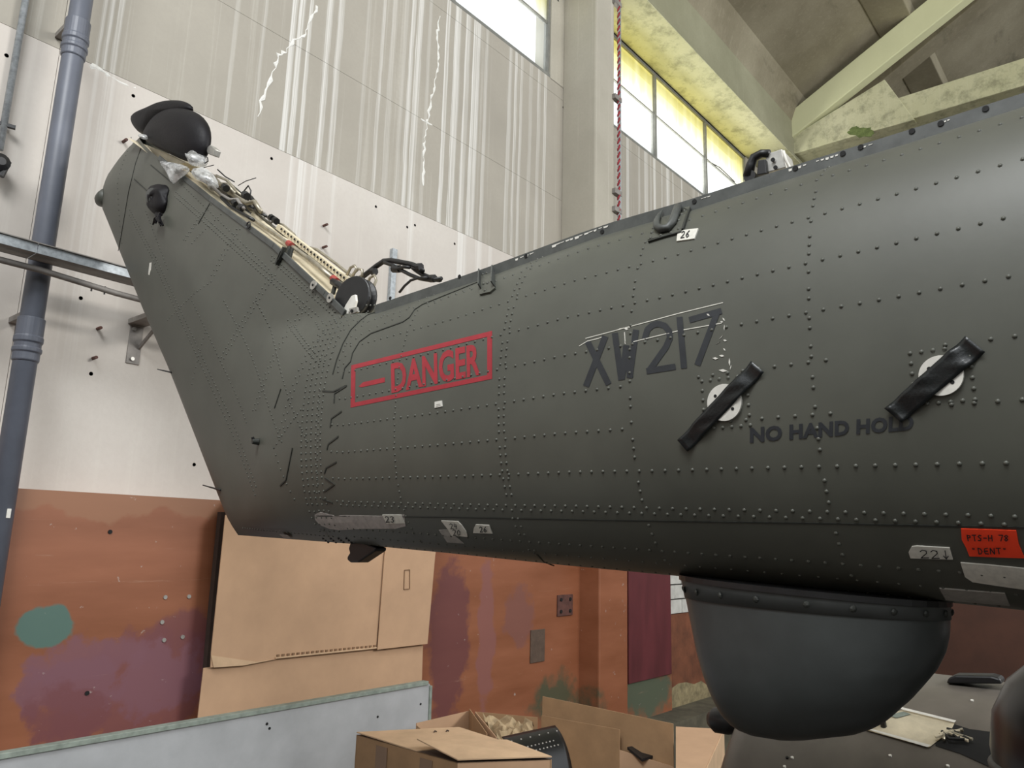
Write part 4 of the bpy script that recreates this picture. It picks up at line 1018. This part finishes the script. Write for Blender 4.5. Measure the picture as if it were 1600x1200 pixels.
# cable tray, conduit and bracket
ta = onY(0, 366, 5.62); ct = thing('cable_tray', (ta.x, 5.75, ta.z), 'galvanised cable tray running along the wall behind the fin', 'cable tray')
zt0 = ta.z
for (x0, x1) in [(-6, onY(52, 385, 5.7).x), (onY(52, 385, 5.7).x + .006, 4.0)]:
    MB().box((x0, 5.62, zt0 - .06), (x1, 5.80, zt0 - .055)).build('tray_floor', 'galvdark', ct)
    MB().box((x0, 5.615, zt0 - .06), (x1, 5.625, zt0 + .005)).build('tray_side', 'galv', ct); MB().box((x0, 5.79, zt0 - .06), (x1, 5.80, zt0 + .02)).build('tray_side', 'galv', ct)
    MB().box((x0, 5.60, zt0 + .005), (x1, 5.66, zt0 + .012)).build('tray_lip', 'galvdark', ct)
ca = onY(0, 406, 5.72); cc = thing('steel_conduit', (ca.x, 5.72, ca.z), 'dark round conduit just below the cable tray', 'pipe')
MB().tube([(-6, 5.72, ca.z + .02), (1.7, 5.72, ca.z), (2.2, 5.72, ca.z - .03), (4, 5.72, ca.z - .06)], .022, 10).build('conduit_body', 'galvdark', cc, smooth=True)
for x in (143, 164): q = onY(x, 452, 5.72); MB().tube([(q.x, 5.72, ca.z), (q.x, 5.72, ca.z - .06)], .006, 6).build('conduit_pin', 'black', cc)
b0 = onY(204, 508, 6.29); b1 = onY(219, 571, 6.29)
wb = thing('wall_bracket', ((b0.x + b1.x) / 2, 6.3, b1.z), 'rusty grey steel bracket bolted to the wall beside the fin', 'bracket')
MB().box((b0.x, 6.285, b1.z), (b1.x - .01, 6.305, b0.z)).build('bracket_plate', 'galvdark', wb, bevel=.003)
MB().box((b0.x - .02, 5.55, b0.z + .01), (b1.x, 6.30, b0.z + .05)).build('bracket_arm', 'galvdark', wb)
MB().bar(((b0.x + b1.x) / 2 + .03, 6.29, b1.z + .14), ((b0.x + b1.x) / 2 + .03, 5.9, b0.z + .02), .03, .015, (1, 0, 0)).build('bracket_brace', 'galvdark', wb)
for (x, y) in [(209, 514), (206, 561)]:
    q = onY(x, y, 6.285); MB().disc((q.x, 6.287, q.z), (0, -1, 0), .016, .02, 8).build('bracket_bolt', 'steel', wb)
MB().box((b0.x + .01, 5.62, b0.z + .05), (b0.x + .05, 5.66, zt0 - .07)).build('bracket_post', 'galvdark', wb)

# studs and holes in the wall
for k, (x, y, kind) in enumerate([(192, 222, 1), (208, 150, 0), (10, 87, 0), (152, 514, 1), (145, 560, 1), (142, 584, 0), (126, 466, 0), (505, 353, 1), (504, 387, 1), (424, 248, 0), (587, 323, 0), (648, 352, 0), (636, 355, 0), (710, 381, 0), (303, 726, 0), (872, 1, 0), (880, 168, 0), (172, 831, 2), (136, 1083, 2)]):
    Yw = 5.998 if kind == 2 else (6.3)
    q = onY(x, y, Yw); so = MB()
    nm = 'wall_stud' if kind == 1 else 'bolt_hole'
    if kind == 1: so.tube([(q.x, Yw + .02, q.z), (q.x, Yw - .07, q.z)], .013, 10)
    else: so.disc((q.x, Yw, q.z), (0, -1, 0), .016, .004, 9)
    so.build(nm, 'rust' if kind == 1 else 'hole', wall)
for k, (x, y) in enumerate([(258, 933), (295, 932), (253, 972), (256, 1000), (285, 995)]):
    q = onY(x, y, 6.0); MB().disc((q.x, 6.002, q.z), (0, -1, 0), .016, .01, 8).build('wall_screw', 'steel', wall)
# grey strap standing on the wall beyond the pulley
s0 = onY(617, 389, 6.26); s1 = onY(614, 458, 6.26)
MB().box((s0.x - .035, 6.25, s1.z - .4), (s0.x + .035, 6.31, s0.z)).build('wall_strap', 'galv', None, bevel=.003, label='narrow grey metal strap fixed to the wall beyond the cable loom', category='strap')
# twisted red cord down the pillar edge
rc = thing('red_cord', (8.97, 5.66, 3.5), 'twisted red cord and grey conduit down the pillar edge', 'cord')
for ph, mt in ((0, 'redcord'), (math.pi, 'greycord')):
    n = 520; MB().tube([(8.985 + .013 * math.cos(k * .9 + ph), 5.66 + .013 * math.sin(k * .9 + ph), 3.5 + 8.4 * k / n) for k in range(n + 1)], .015 if mt == 'redcord' else .010, 5).build('cord_strand', mt, rc, smooth=True)
MB().tube([(9.03, 5.67, 3.5), (9.03, 5.67, 11.9)], .022, 8).build('conduit_body', 'galv', rc, smooth=True)
for (x, y) in [(958, 0), (957, 149), (957, 297), (957, 325)]:
    zc = onY(x, y, 5.68).z; MB().box((8.86, 5.64, zc - .04), (9.05, 5.72, zc + .04)).build('standoff_clip', 'galvdark', rc, bevel=.006)

# maroon board, rusty plate, dark plate on the lower wall
x0 = onY(981, 950, 5.985).x; x1 = onY(1047, 950, 5.985).x
zlo = onY(1010, 1062, 5.98).z
MB().box((x0, 5.97, zlo), (x1, 5.995, 3.43)).build('painted_board', 'maroon', None, bevel=.004, label='maroon painted board fixed right of the orange pillar base', category='board')
a = onY(872, 930, 5.98); b = onY(895, 961, 5.98)
rp = thing('rusty_plate', (a.x, 6.0, b.z), 'small rusty square plate with four bolts on the orange wall', 'plate')
MB().box((a.x, 5.98, b.z), (b.x, 6.0, a.z)).build('plate_body', 'rust', rp, bevel=.004)
for u in (.2, .8):
    for w in (.22, .78): MB().disc((a.x + (b.x - a.x) * u, 5.982, b.z + (a.z - b.z) * w), (0, -1, 0), .022, .015, 8).build('plate_bolt', 'hole', rp)
a = onY(830, 985, 5.985); b = onY(851, 1033, 5.985)
MB().box((a.x, 5.985, b.z), (b.x, 6.0, a.z)).build('dark_plate', 'darkplate', None, bevel=.004, label='dark brown rectangular plate on the orange wall under the boom', category='plate')

pl = [onY(x, y, 6.055) for x, y in [(1049, 1076), (1060, 1068), (1072, 1066), (1085, 1069), (1096, 1064), (1104, 1070), (1112, 1080), (1118, 1100), (1122, 1125), (1090, 1130), (1049, 1128)]]
MB().prism(pl, (0, .006, 0)).build('peeled_plaster', 'peel', wall)
pz = onY(1060, 1128, 5.6).z
MB().hexa([(xb - 1.2, 5.5, 0), (17.9, 5.5, 0), (17.9, 6.05, 0), (xb - 1.2, 6.05, 0), (xb - 1.2, 5.6, pz), (17.9, 5.6, pz), (17.9, 6.05, pz + .02), (xb - 1.2, 6.05, pz + .02)]).build('plinth', 'peel2', wall)
# ------------------------------------------------------------------ leaning sheets
YC = 5.78
cb = thing('cardboard_sheet', onY(450, 1110, YC), 'large flattened cardboard carton leaning against the orange wall', 'cardboard')
def sheet(poly, Y, t, name, mat, parent, **p): 
    return MB().prism([onY(x, y, Y) for x, y in poly], (0, t, 0)).build(name, mat, parent, **p)
sheet([(352, 806), (380, 770), (615, 790), (601, 868), (588, 1014), (431, 1030), (329, 1043), (330, 1020)], YC, .008, 'main_panel', 'cardboard', cb)
sheet([(615, 790), (692, 800), (680, 868), (668, 1006), (590, 1015), (601, 868)], YC - .02, .008, 'side_flap', 'cardboard', cb)
sheet([(318, 1044), (430, 1028), (589, 1012), (661, 1005), (655, 1200), (300, 1200)], YC + .03, .008, 'lower_panel', 'cardboard', cb)
sheet([(330, 1024), (400, 1034), (432, 1030), (380, 1040), (334, 1043)], YC - .006, .004, 'torn_edge', 'cardside', cb)
q0 = onY(430, 1028, YC - .004); q1 = onY(588, 1012, YC - .004)
mb = MB()
MB().bar(q0, q1, .012, .012).build('perforated_fold', 'cardside', cb)
for k in range(22):
    p = q0.lerp(q1, (k + .5) / 22) + Vector((0, -.007, .018)); mb.box((p.x - .012, p.y, p.z - .008), (p.x + .012, p.y + .012, p.z + .008))
mb.build('perforation_slots', 'cardtape', cb, kind='stuff')
for pl in ([(632, 891), (640, 890), (640, 920), (631, 921)],):
    P = [onY(x, y, YC - .024) for x, y in pl]
    for a, b in zip(P, P[1:] + P[:1]): MB().bar(a, b, .006, .008).build('hand_hole_cut', 'cardtape', cb)
sheet([(346, 800), (357, 800), (342, 900), (328, 1040), (322, 1125), (312, 1200), (306, 1200), (317, 1110), (330, 960)], 5.9, .06, 'shade_board', 'shadeboard', None, label='narrow dark board edge between orange wall and cardboard sheet', category='board')  # stands in for the cardboard's side edge and its cast shadow

gp = thing('grey_panel', onY(300, 1160, 5.6), 'long pale grey sheet with green edge standing along the wall', 'panel')
YG = 5.6
zr = onY(664, 1074, YG)
top = [(-60, 1186.5), (0, 1176.5), (200, 1145.5), (400, 1115), (660, 1074.5)]
zpan = onY(300, 1130, YG).z
X1 = onY(672, 1080, YG).x
MB().prism([(-3, YG, 0), (X1 + .02, YG, 0), (X1, YG, zpan - .05), (X1 - .012, YG, zpan - .012), (X1 - .05, YG, zpan), (-3, YG, zpan)], (0, .05, 0)).build('panel_face', 'panelgrey', gp)
MB().bar((-3, YG + .02, zpan), (X1 - .04, YG + .02, zpan), .075, .035).build('panel_edge', 'panelgreen', gp, bevel=.004)
MB().bar((X1, YG + .02, zpan - .03), (X1 + .02, YG + .02, 0), .07, .03, (1, 0, 0)).build('panel_edge', 'panelgreen', gp, bevel=.004)
for (x, y) in [(421, 1138), (594, 1144), (417, 1131), (590, 1120), (657, 1100)]:
    q = onY(x, y, YG); MB().disc((q.x, YG + .001, q.z), (0, -1, 0), .011, .005, 8).build('panel_hole', 'hole', gp)

# ------------------------------------------------------------------ cartons
def wallpanel(a, b, z0, z1, t, name, mat, parent, za=None, zb_=None):
    a = Vector(a); b = Vector(b); d = Vector((b.x - a.x, b.y - a.y, 0)).normalized(); n = Vector((-d.y, d.x, 0)) * t
    za = z1 if za is None else za; zb_ = z1 if zb_ is None else zb_
    lo = [Vector((a.x, a.y, z0)), Vector((b.x, b.y, z0)), Vector((b.x, b.y, zb_)), Vector((a.x, a.y, za))]
    return MB().prism(lo, n).build(name, mat, parent)
Z1 = 1.72
A, B, C, D = [onZ(x, y, Z1) for x, y in [(557, 1148), (717, 1140), (862, 1187), (715, 1192)]]
k1 = thing('carton', ((A.x + C.x) / 2, (A.y + C.y) / 2, 0), 'closed brown carton with sagging top flaps at the front of the box heap', 'box', 'cartons heaped on the floor')
for p, q, m_ in ((A, D, 'cardboard2'), (D, C, 'cardboard'), (C, B, 'cardboard2'), (B, A, 'cardboard2')): wallpanel(p, q, 0, Z1, .008, 'carton_side', m_, k1)  # left side's shade is painted in with the browner board
E1 = D.lerp(C, .02); mAB = A.lerp(B, .5); mDC = D.lerp(C, .5)
ad = A.lerp(D, .62); bc = B.lerp(C, .55)
up = Vector((0, 0, .012))
MB().prism([A + up, B + up, bc + up, ad + up + Vector((0, 0, -.015))], (0, 0, .008)).build('top_flap', 'cardside', k1)
MB().prism([ad + Vector((0, 0, .075)), bc + Vector((0, 0, .03)), C + up * 1.2, D + up * 1.2], (0, 0, .008)).build('top_flap', 'cardside', k1)
MB().prism([A + Vector((0, 0, -.004)), D + Vector((0, 0, -.004)), C + Vector((0, 0, -.004)), B + Vector((0, 0, -.004))], (0, 0, .004)).build('carton_gap_shade', 'shadeboard', k1)  # dark sheet under the flaps imitates the shade inside
for t in (.28, .72):
    d = (D - A).normalized(); n = Vector((d.y, -d.x, 0)); p = A.lerp(D, t) + n * .004
    if (p - EYE).length > (A.lerp(D, t) - EYE).length: n = -n; p = A.lerp(D, t) + n * .004
    MB().prism([p - d * .06 + Vector((0, 0, -.5)), p + d * .06 + Vector((0, 0, -.5)), p + d * .06 + Vector((0, 0, -.03)), p - d * .06 + Vector((0, 0, -.03))], n * .002).build('parcel_tape', 'cardtape', k1)
q = D.lerp(C, .5).lerp(bc, .35) + Vector((0, 0, .03))
for (x, y, r) in [(686, 1162, .03), (760, 1176, .035), (732, 1182, .02), (678, 1144, .015), (697, 1143, .015)]:
    p = onZ(x, y, Z1 + .024); MB().tube([p, p + Vector((r, r * .3, .006)), p + Vector((r * 1.8, -r * .2, 0))], .005, 5).build('cut_mark', 'shadeboard', k1)

Z2 = 1.66
A, D, B = onZ(846, 1118, Z2), onZ(968, 1140, Z2), onZ(1052, 1150, Z2)
k2 = thing('carton', (D.x, D.y + .2, 0), 'open brown carton with tall upright flaps under the boom', 'box', 'cartons heaped on the floor')
zA = onX(846, 1090, A.x).z; zB = onX(1052, 1131, B.x).z
A2 = A + Vector((.05, .03, 0))
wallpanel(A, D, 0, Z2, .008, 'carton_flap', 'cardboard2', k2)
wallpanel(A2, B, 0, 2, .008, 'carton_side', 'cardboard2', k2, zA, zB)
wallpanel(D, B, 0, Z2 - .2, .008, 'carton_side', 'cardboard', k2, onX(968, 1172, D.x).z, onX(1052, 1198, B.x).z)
p = onZ(1003, 1190, 1.45); MB().prism([p, p + Vector((.15, -.06, .02)), p + Vector((.2, .12, .05)), p + Vector((.02, .15, .06))], (0, 0, .02)).build('packing_scrap', 'black', k2)

Z3 = 1.6
P = [onZ(x, y, Z3) for x, y in [(1056, 1137), (1130, 1141), (1126, 1195), (1092, 1225), (1056, 1215)]]
k3 = thing('carton', (P[0].x, P[2].y, 0), 'pale cardboard carton between open carton and dark fairing', 'box', 'cartons heaped on the floor')
MB().prism([P[0], P[1], P[3], P[4]], (0, 0, .01)).build('top_flap', 'cardboard', k3)
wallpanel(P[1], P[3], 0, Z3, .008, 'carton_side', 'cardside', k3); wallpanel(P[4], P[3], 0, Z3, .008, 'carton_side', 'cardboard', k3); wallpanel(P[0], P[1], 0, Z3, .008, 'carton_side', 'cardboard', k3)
Z4 = 1.55
Q = [onZ(x, y, Z4) for x, y in [(651, 1130), (733, 1111), (760, 1150), (690, 1165)]]
k4 = thing('carton', (Q[0].x, Q[0].y, 0), 'small open carton at the back, beside the grey sheet end', 'box', 'cartons heaped on the floor')
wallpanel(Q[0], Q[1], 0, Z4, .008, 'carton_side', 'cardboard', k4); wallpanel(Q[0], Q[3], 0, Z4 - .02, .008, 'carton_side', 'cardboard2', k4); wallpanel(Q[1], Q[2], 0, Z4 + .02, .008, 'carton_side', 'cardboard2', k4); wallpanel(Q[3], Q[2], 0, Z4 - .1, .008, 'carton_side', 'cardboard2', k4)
Z5 = 1.58
Q = [onZ(x, y, Z5) for x, y in [(742, 1112), (840, 1121), (842, 1160), (775, 1152)]]
k5 = thing('carton', (Q[0].x + .2, Q[0].y - .3, 0), 'low open carton filled with brown paper behind the black sheet', 'box', 'cartons heaped on the floor')
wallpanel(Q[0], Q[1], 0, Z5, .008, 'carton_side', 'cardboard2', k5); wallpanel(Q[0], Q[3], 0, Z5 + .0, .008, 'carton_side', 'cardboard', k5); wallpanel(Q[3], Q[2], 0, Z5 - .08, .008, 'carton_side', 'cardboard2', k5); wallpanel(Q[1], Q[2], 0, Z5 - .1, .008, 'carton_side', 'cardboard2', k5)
# crumpled paper in it
rs = random.Random(11); ctr = (Q[0] + Q[1] + Q[2] + Q[3]) / 4; vs = []; fs = []; n = 10
for i in range(n + 1):
    for j in range(n + 1):
        q = Q[0].lerp(Q[1], .1 + .8 * i / n).lerp(Q[3].lerp(Q[2], .1 + .8 * i / n), .12 + .76 * j / n); vs.append(q + Vector((rs.uniform(-.02, .02), rs.uniform(-.02, .02), -.04 + rs.uniform(-.05, .07))))
fs = [(i * (n + 1) + j, i * (n + 1) + j + 1, (i + 1) * (n + 1) + j + 1, (i + 1) * (n + 1) + j) for i in range(n) for j in range(n)]
MB().add(vs, fs).build('packing_paper', 'paper', None, label='crumpled brown packing paper in the low open carton', category='paper')
# black sheet metal cowling
bs = thing('metal_cowling', onZ(840, 1190, 1.2), 'curved glossy black metal sheet with rows of rivets among the cartons', 'metal sheet')
T = [onZ(x, y, 1.72) for x, y in [(790, 1152), (830, 1138), (866, 1133)]]
base = T[2]
vs = []; fs = []; nu, nv = 14, 12
a0 = onX(785, 1152, T[0].x); a1 = onX(867, 1133, T[2].x)
dirv = (onZ(867, 1133, 1.7) - onZ(785, 1152, 1.7)); 
tip = onZ(867, 1133, 1.70); lft = onZ(784, 1151, 1.70)
tow = Vector((EYE.x - tip.x, EYE.y - tip.y, 0)).normalized(); sidev = Vector((-tow.y, tow.x, 0)); 
if (onZ(900, 1140, 1.7) - tip).dot(sidev) < 0: sidev = -sidev
for i in range(nu + 1):
    u = i / nu
    for j in range(nv + 1):
        v = j / nv; p = lft.lerp(tip, u); ang = v * 1.25
        p = p + tow * (math.sin(ang) * .30) + Vector((0, 0, -(1 - math.cos(ang)) * .42 - .10 * v)) + sidev * (.16 * math.sin(v * 1.4))
        vs.append(p)
fs = [(i * (nv + 1) + j, i * (nv + 1) + j + 1, (i + 1) * (nv + 1) + j + 1, (i + 1) * (nv + 1) + j) for i in range(nu) for j in range(nv)]
o = MB().add(vs, fs).build('cowling_sheet', 'gloss', bs, smooth=True); sm = o.modifiers.new('solid', 'SOLIDIFY'); sm.thickness = .006
mb = MB()
for (v, u0, u1, n) in [(4, .25, .8, 9), (5, .3, .85, 9), (2, .1, .95, 6)]:
    for k in range(n):
        u = u0 + (u1 - u0) * k / (n - 1); i = int(u * nu); q = Vector(vs[i * (nv + 1) + v]).lerp(Vector(vs[min(nu, i + 1) * (nv + 1) + v]), u * nu - i)
        mb.dome(q + Vector((0, 0, .001)) + tow * .004, tow * .6 + Vector((0, 0, 1)), .008, .006)
mb.build('cowling_rivets', 'steel', bs, kind='stuff')

# ------------------------------------------------------------------ second airframe section, dome and pad at the lower right
XA, ZA, RA = 3.95, 1.70, .95
ac = thing('fuselage_section', (XA, .8, 0.0), 'grey-brown rounded fuselage section with cream open bay at lower right', 'aircraft section')
def cyl(x, y):
    d = ray(x, y); a = d.x * d.x + d.z * d.z; b = 2 * (d.x * -XA + d.z * (EYE.z - ZA)); c = XA * XA + (EYE.z - ZA) ** 2 - RA * RA; q = b * b - 4 * a * c
    if q < 0: return None
    t = (-b - math.sqrt(q)) / (2 * a); return EYE + d * t
yl = cyl(1135, 1160); YL = yl.y if yl else 2.1
mb = MB(); vs = []; NA2 = 48
secs = [(YL + .04, .90), (YL, .97), (YL - .08, 1.0), (.5, 1.0), (-1.2, 1.0)]
for (Y, s) in secs:
    for k in range(NA2 + 1):
        t = math.radians(-20 + 220 * k / NA2); vs.append((XA + math.cos(t) * RA * s, Y, ZA + math.sin(t) * RA * s))
fs = [(i * (NA2 + 1) + k, i * (NA2 + 1) + k + 1, (i + 1) * (NA2 + 1) + k + 1, (i + 1) * (NA2 + 1) + k) for i in range(len(secs) - 1) for k in range(NA2)]
fs.append(tuple(range(NA2 + 1)))
mb.add(vs, fs).build('section_skin', 'brownskin', ac, smooth=True)
MB().box((XA - .6, -1.1, 0), (XA + .6, YL - .3, 1.2)).build('section_cradle', 'shadeboard', ac)
def cpatch(poly, off, name, mat, maxlen=20):
    v, f = poly_mesh(poly, maxlen); vs = []
    for (x, y) in v:
        p = cyl(x, y) or Vector((XA, .8, ZA + RA)); n = Vector((p.x - XA, 0, p.z - ZA)).normalized(); vs.append(p + n * off)
    return MB().add(vs, f).build(name, mat, ac, fix=False)
cpatch([(1350, 1141), (1385, 1118), (1412, 1110), (1492, 1131), (1486, 1143), (1452, 1169)], .004, 'open_bay', 'cream')
cpatch([(1346, 1140), (1354, 1140), (1456, 1168), (1450, 1171)], .012, 'bay_edge', 'white')
cpatch([(1410, 1109), (1495, 1130), (1492, 1133), (1408, 1112)], .012, 'bay_edge', 'white')
cpatch([(1388, 1120), (1412, 1114), (1424, 1118), (1402, 1124)], .007, 'bay_panel', 'panelgreen')
cpatch([(1462, 1150), (1490, 1132), (1515, 1140), (1560, 1146), (1640, 1150), (1640, 1230), (1560, 1205), (1500, 1178), (1462, 1166)], .003, 'dark_bay', 'hole')
for k in range(7):
    rs = random.Random(40 + k); pts = [cyl(1462 + rs.uniform(0, 30), 1160 + rs.uniform(-14, 6)), cyl(1480 + rs.uniform(0, 30), 1150 + rs.uniform(-6, 14)), cyl(1500 + rs.uniform(0, 22), 1158 + rs.uniform(-8, 12))]
    MB().tube([p + Vector((-.01, 0, .02)) for p in pts], .006, 6).build('bay_pipe', rs.choice(['pipe_metal', 'cream', 'black']), ac)
p = cyl(1381, 1136); MB().disc(p, (-.4, 0, 1), .012, .05, 8).build('bay_post', 'black', ac)
for (x, y) in [(1391, 1181), (1230, 1184), (1238, 1184), (1226, 1198), (1519, 1095), (1481, 1197)]:
    p = cyl(x, y)
    if p: MB().disc(p - Vector((0, 0, .002)), (-.4, 0, 1), .006, .006, 8).build('skin_fastener', 'white' if x != 1230 else 'hole', ac)
p = onX(1124, 1126, 3.5); MB().lathe(p + Vector((0, .02, 0)), (0, -1, .1), [(.03, -.03), (.055, 0), (.06, .06), (.05, .1), (.02, .12)], 16).build('end_plug', 'black', ac, smooth=True)
# black pad on top of it
pa, pb = onX(1478, 1070, XA - .2), onX(1566, 1070, XA - .2)
p0 = Vector((XA - .12, pa.y, ZA + RA + .0)); p1 = Vector((XA - .12, pb.y, ZA + RA))
MB().prism([onX(x, y, XA - .15) for x, y in [(1478, 1068), (1482, 1059), (1492, 1055), (1548, 1056), (1562, 1060), (1566, 1069)]], (.10, 0, 0)).build('rubber_pad', 'black', None, bevel=.008, label='black rubber pad lying on top of the fuselage section', category='pad')
# black glossy dome close at the right edge
dc = onX(1738, 1190, 2.55)
dm = thing('black_nose_dome', (dc.x, dc.y, 0), 'glossy black rounded nose cover at the lower right corner', 'cover')
MB().lathe((dc.x, dc.y, 0), (0, 0, 1), [(.20, 0), (.24, .3), (.255, dc.z - .08), (.262, dc.z), (.25, dc.z + .09), (.21, dc.z + .17), (.15, dc.z + .225), (.08, dc.z + .25), (.01, dc.z + .256)], 40).build('dome_shell', 'gloss', dm, smooth=True)
MB().lathe((dc.x, dc.y, dc.z - .06), (0, 0, 1), [(.258, 0), (.268, .008), (.270, .02), (.262, .03)], 40).build('dome_rim', 'rail', dm, smooth=True)
